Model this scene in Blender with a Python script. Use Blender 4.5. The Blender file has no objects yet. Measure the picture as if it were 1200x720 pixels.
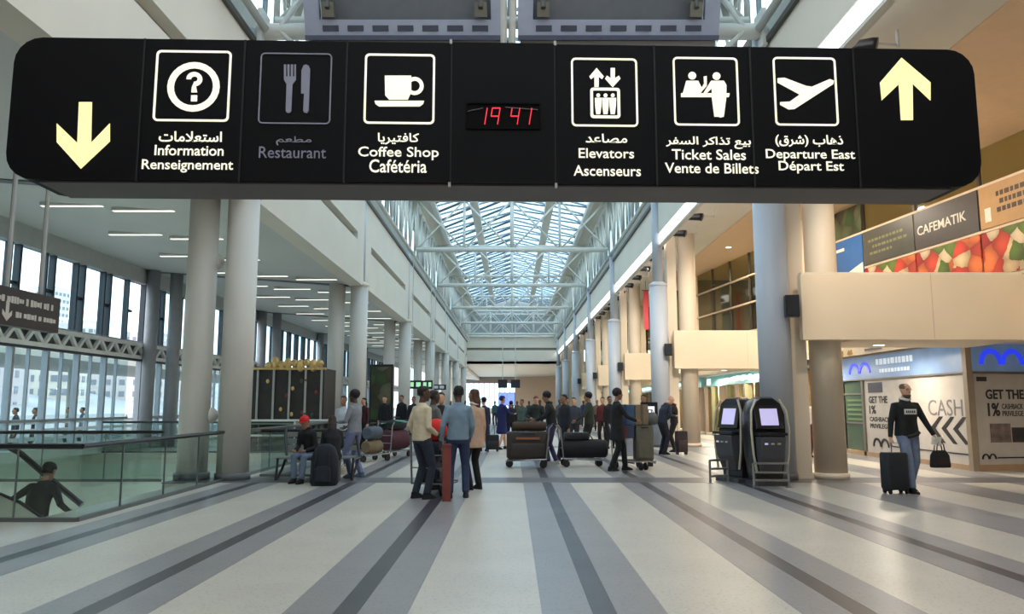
import bpy, bmesh, math, random
from math import sin, cos, pi, radians, atan2, sqrt
from mathutils import Vector, Matrix, Euler
random.seed(7)
SC = bpy.context.scene
COL = SC.collection

# ------------------------------------------------------------------ camera, sky, light, exposure
FPX, CAMZ, PITCH = 900.0, 1.45, radians(7.28)
cd = bpy.data.cameras.new('camera'); cam = bpy.data.objects.new('camera', cd); COL.objects.link(cam)
cd.sensor_width = 36.0; cd.lens = 36.0 * FPX / 1200.0; cd.clip_start = 0.05; cd.clip_end = 2000
cam.location = (0, 0, CAMZ); cam.rotation_euler = (pi / 2 + PITCH, 0, 0)
SC.camera = cam
vs = SC.view_settings
vs.view_transform = 'Standard'; vs.look = 'None'; vs.gamma = 1.0; vs.use_curve_mapping = False
vs.exposure = 1.52
w = bpy.data.worlds.new('world'); SC.world = w; w.use_nodes = True
nt = w.node_tree; nt.nodes.clear()
wo = nt.nodes.new('ShaderNodeOutputWorld'); wb = nt.nodes.new('ShaderNodeBackground')
tc = nt.nodes.new('ShaderNodeTexCoord'); nz = nt.nodes.new('ShaderNodeTexNoise'); cr = nt.nodes.new('ShaderNodeValToRGB')
nz.inputs['Scale'].default_value = 2.2; nz.inputs['Detail'].default_value = 6
cr.color_ramp.elements[0].color = (0.58, 0.72, 0.84, 1); cr.color_ramp.elements[0].position = 0.40
cr.color_ramp.elements[1].color = (0.95, 0.97, 0.98, 1); cr.color_ramp.elements[1].position = 0.58
nt.links.new(tc.outputs['Generated'], nz.inputs['Vector']); nt.links.new(nz.outputs['Fac'], cr.inputs['Fac'])
nt.links.new(cr.outputs['Color'], wb.inputs['Color']); wb.inputs['Strength'].default_value = 1.35
nt.links.new(wb.outputs[0], wo.inputs[0])

def lamp(kind, loc, energy, color=(1, 1, 1), size=1.0, size_y=None, rot=(0, 0, 0), portal=False, spread=None):
    l = bpy.data.lights.new(kind.lower() + '_light', kind); l.energy = energy; l.color = color
    if kind == 'AREA':
        l.size = size
        if size_y: l.shape = 'RECTANGLE'; l.size_y = size_y
        if portal: l.cycles.is_portal = True
        if spread: l.spread = spread
    elif kind == 'POINT': l.shadow_soft_size = size
    o = bpy.data.objects.new(l.name, l); o.location = loc; o.rotation_euler = rot; COL.objects.link(o); return o
# sky portals in the skylight opening and the glass facade (they guide daylight, they emit nothing)
#lamp('AREA', (0, 40, 12.75), 1, size=8.8, size_y=100, portal=True)
#lamp('AREA', (-13.3, 45, 3.2), 1, size=6.0, size_y=80, rot=(0, -pi / 2, 0), portal=True)

# ------------------------------------------------------------------ projection helpers (photo pixel -> point in the place)
def ray(px, py):
    u = (px - 600) / FPX; v = -(py - 360) / FPX
    return Vector((u, cos(PITCH) - v * sin(PITCH), v * cos(PITCH) + sin(PITCH)))
def atY(px, py, Y):
    r = ray(px, py); t = Y / r.y; return Vector((r.x * t, Y, CAMZ + r.z * t))
def atZ(px, py, z=0.0):
    r = ray(px, py); t = (z - CAMZ) / r.z; return Vector((r.x * t, r.y * t, z))
def atplane(px, py, p, n):
    r = ray(px, py); c = Vector((0, 0, CAMZ)); t = (Vector(p) - c).dot(n) / r.dot(n); return c + r * t

# ------------------------------------------------------------------ materials
def lin(c):
    return tuple(((x / 255.0) / 12.92 if x / 255.0 <= 0.04045 else ((x / 255.0 + 0.055) / 1.055) ** 2.4) for x in c) + (1.0,)
MATS = {}
def mat(name, rgb, rough=0.6, metal=0.0, var=0.06, scale=4.0, bump=0.0, emit=0.0, spec=0.5, coat=0.0, stretch=None):
    if name in MATS: return MATS[name]
    m = bpy.data.materials.new(name); m.use_nodes = True; t = m.node_tree
    b = t.nodes['Principled BSDF']; c = lin(rgb)
    b.inputs['Roughness'].default_value = rough; b.inputs['Metallic'].default_value = metal
    b.inputs['Specular IOR Level'].default_value = spec; b.inputs['Coat Weight'].default_value = coat
    n = t.nodes.new('ShaderNodeTexNoise'); n.inputs['Scale'].default_value = scale; n.inputs['Detail'].default_value = 5
    co = t.nodes.new('ShaderNodeTexCoord')
    if stretch:
        mp = t.nodes.new('ShaderNodeMapping'); mp.inputs['Scale'].default_value = stretch
        t.links.new(co.outputs['Object'], mp.inputs['Vector']); t.links.new(mp.outputs[0], n.inputs['Vector'])
    else: t.links.new(co.outputs['Object'], n.inputs['Vector'])
    r = t.nodes.new('ShaderNodeValToRGB')
    r.color_ramp.elements[0].position = 0.3; r.color_ramp.elements[1].position = 0.7
    r.color_ramp.elements[0].color = tuple(max(0, x * (1 - var)) for x in c[:3]) + (1,)
    r.color_ramp.elements[1].color = tuple(min(1, x * (1 + var)) for x in c[:3]) + (1,)
    t.links.new(n.outputs['Fac'], r.inputs['Fac']); t.links.new(r.outputs['Color'], b.inputs['Base Color'])
    if bump:
        bp = t.nodes.new('ShaderNodeBump'); bp.inputs['Strength'].default_value = bump; bp.inputs['Distance'].default_value = 0.02
        t.links.new(n.outputs['Fac'], bp.inputs['Height']); t.links.new(bp.outputs[0], b.inputs['Normal'])
    if emit:
        t.links.new(r.outputs['Color'], b.inputs['Emission Color']); b.inputs['Emission Strength'].default_value = emit
    MATS[name] = m; return m
def glass(name, tint, refl=0.12, rough=0.02):
    if name in MATS: return MATS[name]
    m = bpy.data.materials.new(name); m.use_nodes = True; t = m.node_tree; t.nodes.clear()
    o = t.nodes.new('ShaderNodeOutputMaterial'); mx = t.nodes.new('ShaderNodeMixShader')
    tr = t.nodes.new('ShaderNodeBsdfTransparent'); g = t.nodes.new('ShaderNodeBsdfGlossy')
    lw = t.nodes.new('ShaderNodeLayerWeight'); lw.inputs['Blend'].default_value = 0.5; fr = t.nodes.new('ShaderNodeMath'); fr.operation = 'POWER'; fr.inputs[1].default_value = 5; t.links.new(lw.outputs['Facing'], fr.inputs[0])
    ad = t.nodes.new('ShaderNodeMath'); ad.operation = 'ADD'; ad.operation = 'MULTIPLY_ADD'; ad.inputs[1].default_value = 0.35; ad.inputs[2].default_value = refl * 0.5; ad.use_clamp = True
    tr.inputs['Color'].default_value = tuple(sqrt(q) for q in lin(tint)); g.inputs['Roughness'].default_value = rough
    t.links.new(fr.outputs[0], ad.inputs[0]); t.links.new(ad.outputs[0], mx.inputs[0])
    t.links.new(tr.outputs[0], mx.inputs[1]); t.links.new(g.outputs[0], mx.inputs[2]); t.links.new(mx.outputs[0], o.inputs[0])
    MATS[name] = m; return m
def terrazzo(name, rgb, rgb2, rough=0.30):
    if name in MATS: return MATS[name]
    m = mat(name, rgb, rough, var=0.05, scale=1.3); t = m.node_tree; b = t.nodes['Principled BSDF']
    v = t.nodes.new('ShaderNodeTexVoronoi'); v.inputs['Scale'].default_value = 26
    co = t.nodes.new('ShaderNodeTexCoord'); t.links.new(co.outputs['Object'], v.inputs['Vector'])
    r = t.nodes.new('ShaderNodeValToRGB'); r.color_ramp.elements[0].position = 0.12; r.color_ramp.elements[1].position = 0.35
    r.color_ramp.elements[0].color = lin(rgb2); r.color_ramp.elements[1].color = (1, 1, 1, 1)
    mx = t.nodes.new('ShaderNodeMix'); mx.data_type = 'RGBA'; mx.blend_type = 'MULTIPLY'; mx.inputs[0].default_value = 0.35
    src = b.inputs['Base Color'].links[0].from_socket
    t.links.new(v.outputs['Distance'], r.inputs['Fac']); t.links.new(src, mx.inputs[6]); t.links.new(r.outputs['Color'], mx.inputs[7])
    t.links.new(mx.outputs[2], b.inputs['Base Color'])
    n2 = t.nodes.new('ShaderNodeTexNoise'); n2.inputs['Scale'].default_value = 0.8
    mr = t.nodes.new('ShaderNodeMapRange'); mr.inputs[3].default_value = rough * 0.8; mr.inputs[4].default_value = rough * 1.35
    t.links.new(co.outputs['Object'], n2.inputs['Vector']); t.links.new(n2.outputs['Fac'], mr.inputs[0]); t.links.new(mr.outputs[0], b.inputs['Roughness'])
    return m

# ------------------------------------------------------------------ mesh builder
class MB:
    def __init__(s): s.v = []; s.f = []; s.mi = []; s.k = 0
    def add(s, vs, fs):
        o = len(s.v); s.v += [tuple(x) for x in vs]; s.f += [tuple(i + o for i in f) for f in fs]; s.mi += [s.k] * len(fs); return s
    def box(s, x0, x1, y0, y1, z0, z1):
        vs = [(x, y, z) for x in (x0, x1) for y in (y0, y1) for z in (z0, z1)]
        return s.add(vs, [(0, 1, 3, 2), (4, 6, 7, 5), (0, 4, 5, 1), (2, 3, 7, 6), (0, 2, 6, 4), (1, 5, 7, 3)])
    def cbox(s, c, d, m=None):
        x, y, z = d[0] / 2, d[1] / 2, d[2] / 2
        vs = [Vector((a, b, e)) for a in (-x, x) for b in (-y, y) for e in (-z, z)]
        if m: vs = [m @ q for q in vs]
        vs = [q + Vector(c) for q in vs]
        return s.add(vs, [(0, 1, 3, 2), (4, 6, 7, 5), (0, 4, 5, 1), (2, 3, 7, 6), (0, 2, 6, 4), (1, 5, 7, 3)])
    def bar(s, a, b, wd, ht=None):
        a = Vector(a); b = Vector(b); d = b - a; L = d.length; ht = ht or wd
        q = d.to_track_quat('Z', 'Y').to_matrix(); return s.cbox((a + b) / 2, (wd, ht, L), q)
    def tube(s, pts, r, n=10, caps=True, flat=None, up=None):
        pts = [Vector(p) for p in pts]
        if not hasattr(r, '__len__'): r = [r] * len(pts)
        rings = []; prev = None
        for i, p in enumerate(pts):
            d = (pts[min(i + 1, len(pts) - 1)] - pts[max(i - 1, 0)])
            if d.length < 1e-9: d = Vector((0, 0, 1))
            d.normalize()
            if prev is None:
                h = Vector(up) if up else (Vector((1, 0, 0)) if abs(d.x) < 0.9 else Vector((0, 1, 0)))
                x = (h - d * h.dot(d)).normalized()
            else: x = (prev - d * prev.dot(d)).normalized()
            prev = x; y = d.cross(x); rr = r[i]; fy = flat if flat else 1
            rings.append([p + (x * cos(2 * pi * k / n) + y * sin(2 * pi * k / n) * fy) * rr for k in range(n)])
        return s.loft(rings, caps)
    def loft(s, rings, caps=True):
        n = len(rings[0]); vs = [q for r in rings for q in r]; fs = []
        for i in range(len(rings) - 1):
            for k in range(n):
                k2 = (k + 1) % n; fs.append((i * n + k, i * n + k2, (i + 1) * n + k2, (i + 1) * n + k))
        if caps:
            fs.append(tuple(reversed(range(n)))); fs.append(tuple(range((len(rings) - 1) * n, len(rings) * n)))
        return s.add(vs, fs)
    def stack(s, rings, n=16, M=None, e=1.0):
        R = []
        for (cx, cy, cz, rx, ry) in rings:
            ring = []
            for k in range(n):
                a = 2 * pi * k / n; c, q = cos(a), sin(a)
                c = math.copysign(abs(c) ** e, c); q = math.copysign(abs(q) ** e, q)
                p = Vector((cx + rx * c, cy + ry * q, cz)); ring.append(M @ p if M else p)
            R.append(ring)
        return s.loft(R)
    def ball(s, c, rx, ry=None, rz=None, n=12, m=8, M=None):
        ry = ry or rx; rz = rz or rx; R = []
        for i in range(m + 1):
            t = -pi / 2 + pi * i / m; t = max(-pi / 2 + .08, min(pi / 2 - .08, t))
            R.append((c[0], c[1], c[2] + rz * sin(t), rx * cos(t), ry * cos(t)))
        return s.stack(R, n, M)
    def lathe(s, c, prof, n=20):
        return s.stack([(c[0], c[1], c[2] + z, r, r) for r, z in prof], n)
    def plate(s, pts, y0, y1):            # polygon in the XZ plane, from depth y0 (front) to y1
        n = len(pts); vs = [(p[0], y0, p[1]) for p in pts] + [(p[0], y1, p[1]) for p in pts]
        fs = [tuple(range(n)), tuple(range(2 * n - 1, n - 1, -1))] + [(k, k + n, (k + 1) % n + n, (k + 1) % n) for k in range(n)]
        return s.add(vs, fs)
    def ringplate(s, a, b, y0, y1):       # frame between outline a (outer) and b (inner), same point count
        n = len(a); vs = [(p[0], y, p[1]) for y in (y0, y1) for q in (a, b) for p in q]; fs = []
        for k in range(n):
            k2 = (k + 1) % n
            fs += [(k, k2, n + k2, n + k), (2 * n + k, 3 * n + k, 3 * n + k2, 2 * n + k2), (k, 2 * n + k, 2 * n + k2, k2), (n + k, n + k2, 3 * n + k2, 3 * n + k)]
        return s.add(vs, fs)
    def tf(s, M):
        s.v = [tuple(M @ Vector(q)) for q in s.v]; return s
    def mesh(s, name, mats, smooth=False, fix=True):
        me = bpy.data.meshes.new(name); me.from_pydata(s.v, [], s.f)
        if not isinstance(mats, (list, tuple)): mats = [mats]
        for m in mats: me.materials.append(m)
        me.polygons.foreach_set('material_index', s.mi)
        if smooth: me.polygons.foreach_set('use_smooth', [True] * len(me.polygons))
        if fix:
            bm = bmesh.new(); bm.from_mesh(me); bmesh.ops.recalc_face_normals(bm, faces=bm.faces); bm.to_mesh(me); bm.free()
        me.update(); return me
    def obj(s, name, mats, parent=None, smooth=False, bevel=0.0, loc=None, rot=None, angle=40):
        me = s.mesh(name, mats, smooth)
        o = bpy.data.objects.new(name, me); COL.objects.link(o)
        if parent: o.parent = parent
        if loc: o.location = loc
        if rot: o.rotation_euler = rot
        if smooth and angle: 
            try: me.set_sharp_from_angle(angle=radians(angle))
            except Exception: pass
        if bevel:
            b = o.modifiers.new('bevel', 'BEVEL'); b.width = bevel; b.segments = 2; b.limit_method = 'ANGLE'
        return o
def rrect(x0, x1, z0, z1, r, n=5):
    P = []
    for (cx, cz, a) in ((x1 - r, z1 - r, 0), (x0 + r, z1 - r, pi / 2), (x0 + r, z0 + r, pi), (x1 - r, z0 + r, 1.5 * pi)):
        for k in range(n + 1): P.append((cx + r * cos(a + pi / 2 * k / n), cz + r * sin(a + pi / 2 * k / n)))
    return P
def circ(cx, cz, r, n=28, rz=None): return [(cx + r * cos(2 * pi * k / n), cz + (rz or r) * sin(2 * pi * k / n)) for k in range(n)]
def thing(name, label, cat, loc=(0, 0, 0), rz=0.0, group=None):
    o = bpy.data.objects.new(name, None); COL.objects.link(o); o.empty_display_size = 0.1
    o.location = loc; o.rotation_euler = (0, 0, rz); o['label'] = label; o['category'] = cat
    if group: o['group'] = group
    return o
def tag(o, label, cat, group=None):
    o['label'] = label; o['category'] = cat
    if group: o['group'] = group
    return o
def struct(o): o['kind'] = 'structure'; return o
def frame(name, loc=(0, 0, 0)):
    o = bpy.data.objects.new(name, None); COL.objects.link(o); o.location = loc; o['kind'] = 'structure'; return o
def link(name, me, parent=None, loc=None, rot=None):
    o = bpy.data.objects.new(name, me); COL.objects.link(o)
    if parent: o.parent = parent
    if loc: o.location = loc
    if rot: o.rotation_euler = rot
    return o
def kids(o, allo): return [c for c in allo if c.parent == o]
def copy_tree(root, loc=None, rz=None, label=None, group=None):
    allo = list(COL.objects)
    def rec(o, par):
        c = o.copy(); COL.objects.link(c)
        if par: c.parent = par
        for ch in kids(o, allo): rec(ch, c)
        return c
    r = rec(root, None)
    if loc is not None: r.location = loc
    if rz is not None: r.rotation_euler = (0, 0, rz)
    if label: r['label'] = label
    if group: r['group'] = group
    return r

# ------------------------------------------------------------------ lettering
FORMS = {'ا': (0xFE8D, 0xFE8E, 0, 0), 'س': (0xFEB1, 0xFEB2, 0xFEB3, 0xFEB4), 'ت': (0xFE95, 0xFE96, 0xFE97, 0xFE98), 'ع': (0xFEC9, 0xFECA, 0xFECB, 0xFECC),
 'م': (0xFEE1, 0xFEE2, 0xFEE3, 0xFEE4), 'ط': (0xFEC1, 0xFEC2, 0xFEC3, 0xFEC4), 'ك': (0xFED9, 0xFEDA, 0xFEDB, 0xFEDC), 'ف': (0xFED1, 0xFED2, 0xFED3, 0xFED4),
 'ي': (0xFEF1, 0xFEF2, 0xFEF3, 0xFEF4), 'ر': (0xFEAD, 0xFEAE, 0, 0), 'ص': (0xFEB9, 0xFEBA, 0xFEBB, 0xFEBC), 'د': (0xFEA9, 0xFEAA, 0, 0), 'ب': (0xFE8F, 0xFE90, 0xFE91, 0xFE92),
 'ذ': (0xFEAB, 0xFEAC, 0, 0), 'ه': (0xFEE9, 0xFEEA, 0xFEEB, 0xFEEC), 'ش': (0xFEB5, 0xFEB6, 0xFEB7, 0xFEB8), 'ق': (0xFED5, 0xFED6, 0xFED7, 0xFED8),
 'ل': (0xFEDD, 0xFEDE, 0xFEDF, 0xFEE0), 'ﻻ': (0xFEFB, 0xFEFC, 0, 0), 'ن': (0xFEE5, 0xFEE6, 0xFEE7, 0xFEE8), 'و': (0xFEED, 0xFEEE, 0, 0), 'ز': (0xFEAF, 0xFEB0, 0, 0)}
def arabic(s):
    s = s.replace('لا', 'ﻻ'); out = []
    for i, ch in enumerate(s):
        if ch not in FORMS: out.append({'(': ')', ')': '('}.get(ch, ch)); continue
        f = FORMS[ch]; pj = i > 0 and s[i - 1] in FORMS and FORMS[s[i - 1]][2] != 0
        nj = f[2] != 0 and i + 1 < len(s) and s[i + 1] in FORMS
        out.append(chr(f[3] if (pj and nj) else f[1] if pj else f[2] if nj else f[0]))
    return ''.join(reversed(out))
def text_mesh(body, bold=0.02, ext=0.003, space=1.0):
    c = bpy.data.curves.new('lettering', 'FONT'); c.body = body; c.offset = bold; c.extrude = ext; c.resolution_u = 3; c.space_character = space
    o = bpy.data.objects.new('t', c); COL.objects.link(o)
    dg = bpy.context.evaluated_depsgraph_get(); dg.update()
    me = bpy.data.meshes.new_from_object(o.evaluated_get(dg)); bpy.data.objects.remove(o); return me
def text_box(name, body, x0, x1, z0, z1, y, m, parent, bold=0.02, ext=0.003, M=None):
    """lettering stretched to fill x0..x1, z0..z1 in the parent's XZ plane, facing -Y"""
    me = text_mesh(body, bold, ext)
    xs = [v.co.x for v in me.vertices]; ys = [v.co.y for v in me.vertices]
    if not xs: return None
    ax, bx, ay, by = min(xs), max(xs), min(ys), max(ys)
    for v in me.vertices:
        p = Vector((x0 + (v.co.x - ax) / (bx - ax) * (x1 - x0), y - (v.co.z), z0 + (v.co.y - ay) / (by - ay) * (z1 - z0)))
        v.co = M @ p if M else p
    me.materials.clear(); me.materials.append(m); me.name = name
    return link(name, me, parent)
# ------------------------------------------------------------------ materials in use
white = mat('white_plaster', (222, 216, 202), 0.7, var=0.03, scale=0.7)
soffit_white = mat('soffit_white', (214, 211, 200), 0.65, var=0.03, scale=0.6)
ceil_grey = mat('aisle_ceiling_grey', (204, 204, 200), 0.5, var=0.04, scale=0.5)
colpaint = mat('column_paint', (208, 204, 196), 0.45, var=0.03, scale=1.2)
colpaint_b = mat('column_paint_cool', (184, 190, 200), 0.4, var=0.03, scale=1.2)
tan = mat('tan_plaster', (236, 216, 188), 0.65, var=0.03, scale=0.8)
tan2 = mat('tan_column_plaster', (222, 206, 184), 0.6, var=0.03, scale=0.8)
steel_white = mat('white_painted_steel', (205, 206, 200), 0.45, var=0.03)
dark_frame = mat('dark_window_frame', (52, 60, 68), 0.4, metal=0.3)
grey_frame = mat('grey_window_frame', (150, 156, 162), 0.4, metal=0.3)
rail_dark = mat('dark_rail', (30, 30, 32), 0.35)
gl_clear = glass('clear_glass', (206, 228, 232), 0.08)
gl_balus = glass('green_tinted_balustrade_glass', (214, 228, 224), 0.10)
gl_roof = glass('skylight_glass', (200, 225, 240), 0.06)
gl_gallery = glass('gallery_glass', (196, 194, 150), 0.14, 0.05)
gl_dark = glass('smoked_glass', (70, 75, 78), 0.12)
t_white = terrazzo('terrazzo_white', (194, 188, 176), (146, 142, 134))
t_grey = terrazzo('terrazzo_grey', (138, 136, 137), (102, 100, 100))
t_dark = terrazzo('terrazzo_dark', (62, 60, 66), (44, 44, 46))
t_aisle = terrazzo('terrazzo_aisle', (160, 165, 165), (120, 124, 124), 0.35)
void_wall = mat('stairwell_panel', (190, 198, 190), 0.5)
steel = mat('brushed_steel', (170, 172, 172), 0.28, metal=0.9, var=0.05, scale=20)
black = mat('black_plastic', (20, 20, 23), 0.35)
lamp_white = mat('lit_diffuser', (255, 252, 245), 0.5, emit=1.2, var=0.0)
lamp_strip = mat('lit_cove_strip', (250, 250, 255), 0.5, emit=0.8, var=0.0)
lamp_tube = mat('lit_tube', (255, 250, 235), 0.5, emit=0.5, var=0.0)
ROWS = [15.4 + 12 * k for k in range(-1, 7)]      # 3.4 ... 87.4
YB, YE = -9.0, 91.0

# ------------------------------------------------------------------ floor with inlaid bands
fl = frame('floor')
b = MB()
b.box(-6.1, 22, YB, 14.9, -0.3, 0); b.box(-6.65, 22, 14.9, 135, -0.3, 0); b.box(-13.2, -6.1, YB, 9.9, -0.3, 0); b.box(-13.2, -6.65, 23.5, 135, -0.3, 0)
b.obj('screed', t_white, fl)
cross = [(r - 0.65, r + 0.35) for r in ROWS]
gaps = [(YB, cross[0][0])] + [(cross[i][1], cross[i + 1][0]) for i in range(len(cross) - 1)] + [(cross[-1][1], YE)]
for (c0, c1) in cross:
    xl = -6.6 if c0 < 23.5 and c0 > 9 else -13
    MB().box(xl, 22, c0, c1, -0.02, 0.0035).obj('inlay_strip', t_grey if c0 < 12 else mat('cross_band_terrazzo', (104, 102, 105), 0.3), fl)
for k in range(-3, 5):
    x = 0.65 + 1.82 * k
    for (g0, g1) in gaps:
        if k == 4 or k < -3:
            MB().box(x - 0.44, x + 0.44, g0, g1, -0.02, 0.0025).obj('inlay_strip', t_grey, fl)
        elif k < 3:
            for (a, c, m) in ((-0.44, -0.087, t_grey), (-0.085, 0.085, t_dark), (0.087, 0.44, t_grey)):
                MB().box(x + a, x + c, g0, g1, -0.02, 0.0025).obj('inlay_strip', m, fl)
        else: MB().box(x - 0.44, x + 0.44, g0, g1, -0.02, 0.0025).obj('inlay_strip', t_grey, fl)
for x in (9.75, 11.6, 13.4):
    for (g0, g1) in gaps[:3]: MB().box(x - 0.44, x + 0.44, g0, g1, -0.02, 0.0025).obj('inlay_strip', t_grey, fl)
# stairwell pit
b = MB()
b.box(-13.2, -6.65, 9.9, 23.5, -4.2, -4.0); b.box(-6.1, -5.95, 9.9, 14.9, -4.2, -0.3); b.box(-6.65, -6.5, 14.9, 23.5, -4.2, -0.3)
b.box(-13.2, -13.0, 9.9, 23.5, -4.2, 0); b.box(-13.2, -6.6, 23.5, 23.7, -4.2, -0.3); b.box(-13.2, -6.6, 9.7, 9.9, -4.2, -0.3)
struct(b.obj('wall_stairwell', void_wall))
b = MB(); b.box(-13.0, -12.55, 9.9, 90, 0, 0.28); struct(b.obj('baseboard_left', mat('pale_sill', (205, 212, 214), 0.5)))

# ------------------------------------------------------------------ left side: fascia, ceiling, facade
XF = -5.35
wl = frame('wall_left')
b = MB(); b.box(XF - 0.5, XF, YB, YE, 5.7, 7.14); b.obj('lower_band', white, wl)
b = MB(); b.box(XF - 0.5, XF, YB, YE, 7.43, 8.85); b.obj('upper_band', white, wl)
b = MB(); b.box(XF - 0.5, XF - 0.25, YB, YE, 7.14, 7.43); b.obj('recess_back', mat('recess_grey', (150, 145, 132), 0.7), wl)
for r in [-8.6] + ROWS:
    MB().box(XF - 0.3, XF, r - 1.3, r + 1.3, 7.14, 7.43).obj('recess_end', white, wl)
MB().box(XF - 0.2, XF + 0.08, YB, YE, 8.85, 8.97).obj('rail', mat('dark_edge', (70, 68, 62), 0.5), wl)
cl = frame('ceiling_left')
b = MB(); b.add([(XF - 0.3, YB, 5.72), (-13.2, YB, 6.25), (-13.2, 135, 6.25), (XF - 0.3, 135, 5.72), (XF - 0.3, YB, 6.2), (-13.2, YB, 6.5), (-13.2, 135, 6.5), (XF - 0.3, 135, 6.2)],
  [(0, 1, 2, 3), (4, 5, 6, 7), (0, 1, 5, 4), (1, 2, 6, 5), (2, 3, 7, 6), (3, 0, 4, 7)]); b.obj('slab', ceil_grey, cl)
for r in ROWS:
    MB().bar((XF - 0.5, r, 5.72), (-13, r, 6.24), 0.25, 0.06).obj('cross_joint', mat('joint_grey', (120, 124, 126), 0.6), cl)
fc = frame('wall_facade')
MB().box(-13.3, -12.98, YB, 90, 5.7, 6.5).obj('head_band', mat('facade_plaster', (176, 180, 182), 0.6), fc)
MB().box(-13.2, -13.0, YB, 90, 2.97, 3.1).obj('transom_beam', dark_frame, fc)
MB().box(-13.3, -13.05, YB, 90, 3.56, 3.66).obj('sill_beam', grey_frame, fc)
lat = MB()
y = 12.0
while y < 88:
    lat.bar((-13.0, y, 3.1), (-13.0, y + 0.42, 3.54), 0.1); lat.bar((-13.0, y + 0.42, 3.54), (-13.0, y + 0.84, 3.1), 0.1); y += 0.84
lat.box(-13.06, -12.94, 12, 88, 3.04, 3.16); lat.box(-13.06, -12.94, 12, 88, 3.48, 3.6)
o = lat.obj('lattice_frieze', mat('frieze_white', (232, 234, 234), 0.5), fc); o['kind'] = 'stuff'
MB().box(-13.4, -13.3, 12, 88, 3.1, 3.56).obj('frieze_back', mat('frieze_back_grey', (120, 126, 130), 0.7), fc)
# facade glazing in units of 1.6 m, one window_n for each 12 m bay
pane_up = MB().box(-0.008, 0.008, 0.04, 1.12, 3.68, 5.7).mesh('pane', gl_clear)
pane_up2 = MB().box(-0.008, 0.008, 1.20, 1.58, 3.68, 5.7).mesh('pane', gl_clear)
pane_lo = MB().box(-0.008, 0.008, 0.04, 1.56, 0.3, 2.95).mesh('pane', gl_clear)
mull = MB(); mull.box(-0.08, 0.1, -0.05, 0.04, 3.66, 5.7); mull.box(-0.08, 0.1, 1.12, 1.2, 3.66, 5.7); mull.k = 0
mull.box(-0.05, 0.05, 1.2, 1.55, 4.62, 4.70); mull = mull.mesh('mullion', dark_frame)
mull2 = MB(); mull2.box(-0.08, 0.1, -0.05, 0.05, 0.28, 2.97); mull2.box(-0.04, 0.12, 0.05, 1.55, 0.98, 1.06); mull2.box(-0.05, 0.05, 0.75, 0.79, 0.28, 2.97); mull2 = mull2.mesh('mullion', grey_frame)
for bi in range(6):
    y0 = 15.1 + 12 * bi
    wn = frame('window_%d' % (bi + 1), (-13.15, y0, 0))
    for k in range(8 if bi == 0 else 7):
        off = 1.55 * k + (0 if bi else -1.2)
        if y0 + off > 88: break
        for me, nm in ((pane_up, 'pane'), (pane_up2, 'pane'), (pane_lo, 'pane'), (mull, 'mullion'), (mull2, 'mullion')):
            link(nm, me, wn, (0, off, 0))

# ------------------------------------------------------------------ right side: fascia with lit strip, soffits
XR = 5.3
wr = frame('wall_right')
MB().box(XR, XR + 0.5, YB, YE, 7.61, 8.85).obj('upper_band', white, wr)
MB().box(XR + 0.03, XR + 0.12, YB, YE, 7.2, 7.61).obj('lit_strip', lamp_strip, wr)
MB().box(XR, XR + 0.15, YB, YE, 7.13, 7.2).obj('strip_edge', soffit_white, wr)
MB().box(XR - 0.08, XR + 0.2, YB, YE, 8.85, 8.97).obj('rail', mat('dark_edge', (70, 68, 62), 0.5), wr)
cr_ = frame('ceiling_right')
b = MB(); b.add([(XR + .4, YB, 7.55), (8.0, YB, 7.92), (8.0, YE, 7.92), (XR + .4, YE, 7.55), (XR + .4, YB, 8.2), (8.0, YB, 8.2), (8.0, YE, 8.2), (XR + .2, YE, 8.2)],
  [(0, 1, 2, 3), (4, 5, 6, 7), (0, 1, 5, 4), (1, 2, 6, 5), (2, 3, 7, 6), (3, 0, 4, 7)]); b.obj('pale_soffit', soffit_white, cr_)
MB().box(8.0, 20, YB, YE, 7.9, 8.2).obj('tan_soffit', mat('tan_soffit_paint', (218, 188, 156), 0.6, var=0.03), cr_)

# ------------------------------------------------------------------ skylight roof over the hall
rf = frame('ceiling_skylight')
for s in (-1, 1):
    b = MB(); b.add([(s * 4.4, YB, 12.8), (s * 6.0, YB, 12.4), (s * 6.0, YE, 12.4), (s * 4.4, YE, 12.8), (s * 4.4, YB, 13.0), (s * 6.0, YB, 12.7), (s * 6.0, YE, 12.7), (s * 4.4, YE, 13.0)],
      [(0, 1, 2, 3), (4, 5, 6, 7), (0, 1, 5, 4), (1, 2, 6, 5), (2, 3, 7, 6), (3, 0, 4, 7)]); b.obj('roof_edge', soffit_white, rf)
    # clerestory above the fascia
    MB().box(s * 5.75, s * 5.85, YB, YE, 8.85, 10.0).obj('upstand', mat('upstand_grey', (168, 168, 160), 0.6), rf)
    MB().box(s * 5.75, s * 5.85, YB, YE, 11.7, 12.5).obj('upstand', mat('upstand_grey', (168, 168, 160), 0.6), rf)
zr = lambda x: 14.0 - abs(x) / 4.4 * 1.2
y = YB
n = 0
pm = {}
for s in (-1, 1):
    for (xa, xb) in ((0.06, 2.16), (2.28, 4.34)):
        b = MB(); b.add([(s * xa, 0.04, zr(xa)), (s * xb, 0.04, zr(xb)), (s * xb, 1.96, zr(xb)), (s * xa, 1.96, zr(xa)), (s * xa, 0.04, zr(xa) + .02), (s * xb, 0.04, zr(xb) + .02), (s * xb, 1.96, zr(xb) + .02), (s * xa, 1.96, zr(xa) + .02)],
          [(0, 1, 2, 3), (4, 5, 6, 7), (0, 1, 5, 4), (1, 2, 6, 5), (2, 3, 7, 6), (3, 0, 4, 7)])
        pm[(s, xa)] = b.mesh('pane', gl_roof)
rr_ = MB()
for s in (-1, 1):
    rr_.bar((0, 0, zr(0) - .03), (s * 4.4, 0, zr(4.4) - .03), 0.06, 0.10)
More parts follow.
